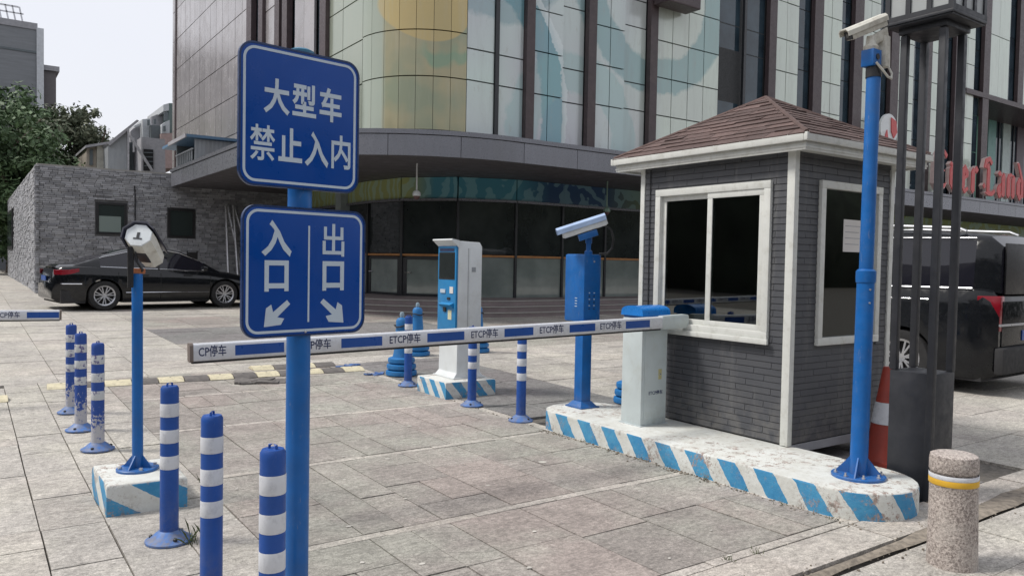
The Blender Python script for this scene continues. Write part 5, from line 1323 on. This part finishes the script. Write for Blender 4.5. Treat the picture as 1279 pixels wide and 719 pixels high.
for k in range(30): part('railing_post', MB().ext([(3.2-.42*k, 65.3, 17.7), (3.3-.42*k, 65.3, 17.7), (3.1-.42*k, 65.3, 18.75), (3.0-.42*k, 65.3, 18.75)], (0, .1, 0)), M_alu, t, smooth=False)
part('railing_bar', MB().box(-20, 3.0, 65.3, 65.4, 18.68, 18.78).box(-20, 3.3, 65.3, 65.4, 18.25, 18.33), M_alu, t, smooth=False)

def pxpoly(P, Y, dy, m, name, parent, mb=None):
    pts = [atY(px, py, Y) for px, py in P]; return part(name, MB().ext(pts, (0, dy, 0)), m, parent, smooth=False)
t = thing('cream_hut', 'small cream rooftop hut behind the stone building beside the trees', 'hut', atY(108, 210, 49))
pxpoly([(108,225),(121,225),(121,181),(108,184)], 49, 6, mat('tan_wall', (.36, .32, .27), .8), 'wall', t)
pxpoly([(121.2,225),(134.5,225),(134.5,178),(121.2,180.5)], 48.7, 6, M_cream, 'wall', t)
pxpoly([(107,184.5),(135,180),(135,177),(107,181.5)], 48.5, 6.6, M_greywall, 'roof', t)
pxpoly([(112,206),(116,206),(116,186),(112,187)], 48.9, .08, M_darkwall, 'window', t)
t = thing('corrugated_house', 'grey corrugated house with a steep lean-to roof behind the stone building', 'house', atY(140, 215, 47))
pxpoly([(135,225),(159,225),(159,162),(135,179)], 47, 5, M_corr, 'wall', t)
pxpoly([(134,179),(171,149.5),(174,151),(137,182)], 46.7, 6, M_greywall, 'roof', t)
pxpoly([(159.3,225),(161.5,225),(161.5,160),(159.3,161.5)], 46.6, .5, M_alu, 'corner_post', t)
t = thing('grey_wall_block', 'grey rendered wall with a dark gridded window and a diagonal steel brace', 'building', atY(190, 220, 45))
pxpoly([(177,225),(207,225),(206,174),(177,171)], 45, 4, M_greywall, 'wall', t)
pxpoly([(161.5,225),(176.8,225),(176.8,176),(161.5,178)], 47.5, 2, M_darkwall, 'recess_wall', t)
wn = pxpoly([(179.5,213),(191.5,213),(191.5,187),(179.5,186)], 44.9, .09, M_black, 'window', t)
for k in range(4): pxpoly([(180,191+5.5*k),(191,191.3+5.5*k),(191,190.3+5.5*k),(180,190+5.5*k)], 44.85, .04, M_darkwall, 'window_bar', wn)
pxpoly([(161,169),(163.5,168),(192,213),(189,214)], 44.6, .12, M_alu, 'brace', t)
pxpoly([(176.5,225),(178,225),(178,171),(176.5,171)], 44.7, .12, M_alu, 'post', t)
pxpoly([(166,190),(168,190),(168,172),(166,172)], 46.5, .12, M_alu, 'post', t)
t = thing('apartment_building', 'stepped grey and white apartment block rising behind the rooftop shed', 'building', atY(200, 200, 60))
pxpoly([(163,210),(178,210),(178,153),(171,156),(163,164)], 60, 6, M_greywall, 'wall', t)
pxpoly([(178,210),(189,210),(188,148),(178,149)], 59, 6, mat('pale_wall', (.48, .5, .52), .8), 'wall', t)
pxpoly([(188.5,210),(201,210),(201,157),(188.5,156)], 58.5, 6, M_darkwall, 'wall', t)
pxpoly([(189,157),(214,157),(214,137.5),(205,139.5),(189,146)], 62, 6, M_greywall, 'wall', t)
pxpoly([(201,210),(221,210),(221,166),(201,167)], 58, 6, M_pinkwall, 'wall', t)
pxpoly([(202,166.5),(212,166.5),(212,150),(207,152),(202,156)], 58, 5, mat('pale_wall', (0,0,0)), 'wall', t)
pxpoly([(211,166),(221,166),(221,129),(211,129)], 60, 6, mat('green_grey', (.12, .16, .155), .8), 'wall', t)
pxpoly([(204,139),(211,138),(211,129),(204,131)], 60, 6, mat('pale_wall', (0,0,0)), 'parapet', t)
for P in (((204,164),(207,164),(207,157),(204,157.5)), ((205,150),(210,149),(210,140),(205,141)), ((184,157),(187,156.5),(187,149.5),(184,150)), ((192,155),(195,155),(195,148.5),(192,149))):
    pxpoly(P, 57.8 if P[0][1] > 158 else 58.6, .1, M_darkwall, 'window', t)
pxpoly([(168,160),(176,156),(176,154),(168,157)], 59.5, .3, mat('pale_wall', (0,0,0)), 'balcony', t)

def tree(loc, h, rx_, ry_, rz_, n, m, label, seed, trunk=.25, leaf=.16):
    r = random.Random(seed); t = thing('broadleaf_tree', label, 'tree', loc, group='trees behind the stone building')
    zc = h-rz_
    tr = MB(); tr.lathe([(trunk*1.3,0),(trunk,.8),(trunk*.75,zc*.7),(trunk*.3,zc+rz_*.5)], 10)
    for k in range(9):
        a = r.random()*6.28; z0 = zc*.55+r.random()*rz_*.7; e = Vector((math.cos(a)*rx_*.75, math.sin(a)*ry_*.75, z0+rz_*r.uniform(.3, .8)))
        s = Vector((0, 0, z0)); mdl = (s+e)/2+Vector((0, 0, -.1*rz_)); tr.tube([s, mdl, e], trunk*.16, 5)
    part('trunk', tr, M_bark, t, False)
    mb = MB(); cl = []
    for k in range(95):
        while True:
            p = Vector((r.uniform(-1, 1), r.uniform(-1, 1), r.uniform(-1, 1)))
            if .25 < p.length < 1: break
        f = .82+.25*r.random(); cl.append((Vector((p.x*rx_*f, p.y*ry_*f, zc+p.z*rz_*f)), r.uniform(.13, .27)*min(rx_, rz_)*1.15))
    for k in range(n):
        c, s = cl[k % len(cl)]; q = Vector((r.gauss(0, 1), r.gauss(0, 1), r.gauss(0, .75))).normalized()*s*r.random()**.45
        p = c+q; nn = (q.normalized()+Vector((r.gauss(0, .5), r.gauss(0, .5), r.gauss(.4, .5)))).normalized(); u = nn.orthogonal().normalized(); v = nn.cross(u); a = r.random()*6.28
        u, v = u*math.cos(a)+v*math.sin(a), v*math.cos(a)-u*math.sin(a); l = leaf*r.uniform(.6, 1.3)
        mb.add([p-u*l, p-v*l*.5, p+u*l, p+v*l*.5], [(0,1,2,3)])
    me = bpy.data.meshes.new('crown'); me.from_pydata(mb.v, [], mb.f); me.materials.append(m)
    o = bpy.data.objects.new('crown', me); COL.objects.link(o); o.parent = t
    return t
def at_px(px, Y): q = atY(px, 300, Y); return (q.x, Y, 0)
tree(at_px(14, 55), 11.4, 3.4, 3.2, 4.6, 17000, M_leafA, 'dense green tree in front of the tall brick block at the left edge', 1)
tree(at_px(-22, 50), 10.5, 3.6, 3.4, 4.4, 14000, M_leafA, 'green tree mostly outside the left edge', 2)
tree(at_px(66, 56), 10.9, 3.0, 3.0, 3.8, 13000, M_leafB, 'duller olive tree between the brick block and the cream hut', 3)
tree(at_px(106, 58), 11.6, 1.7, 2.2, 4.4, 7000, M_leafB, 'thin tree with a pointed top beside the cream hut', 4, leaf=.14)
tree(at_px(40, 50), 7.2, 3.2, 3.0, 3.2, 12000, M_leafA, 'low dark tree just above the left end of the stone building', 5)
tree(at_px(88, 53), 6.6, 2.6, 2.4, 2.8, 9000, M_leafB, 'low bushy tree above the stone building roof', 6)

# unseen tree masses behind and left of the camera, added to darken the glazing's reflections
M_belt = mat('unseen_belt_dark', (.022, .028, .018), .9, var=.5, vs=.6)
tb = MB(); r = random.Random(8)
n = 60; vs = []
for i in range(n+1):
    for k, (yy, zz) in enumerate(((-26, -.1), (-25.2, 3), (-25.6, 6), (-27, 8.5), (-30, 9.5), (-36, 9))):
        vs.append((-70+2.6*i, yy+r.uniform(-1, 1), zz*(1+r.uniform(-.14, .14))))
tb.add(vs, [(i*6+k, i*6+6+k, i*6+7+k, i*6+1+k) for i in range(n) for k in range(5)])
o = part('unseen_tree_belt', tb, M_belt, smooth=True, ang=180); o['kind'] = 'structure'
tb = MB(); vs = []
for i in range(41):
    for k, (xx, zz) in enumerate(((-20, -.1), (-19.3, 3), (-19.8, 6), (-21, 8), (-24, 9), (-30, 8.5))):
        vs.append((xx+r.uniform(-1, 1), -26+2.4*i, zz*(1+r.uniform(-.12, .12))))
tb.add(vs, [(i*6+k, i*6+6+k, i*6+7+k, i*6+1+k) for i in range(40) for k in range(5)])
o = part('unseen_tree_belt', tb, M_belt, smooth=True, ang=180); o['kind'] = 'structure'
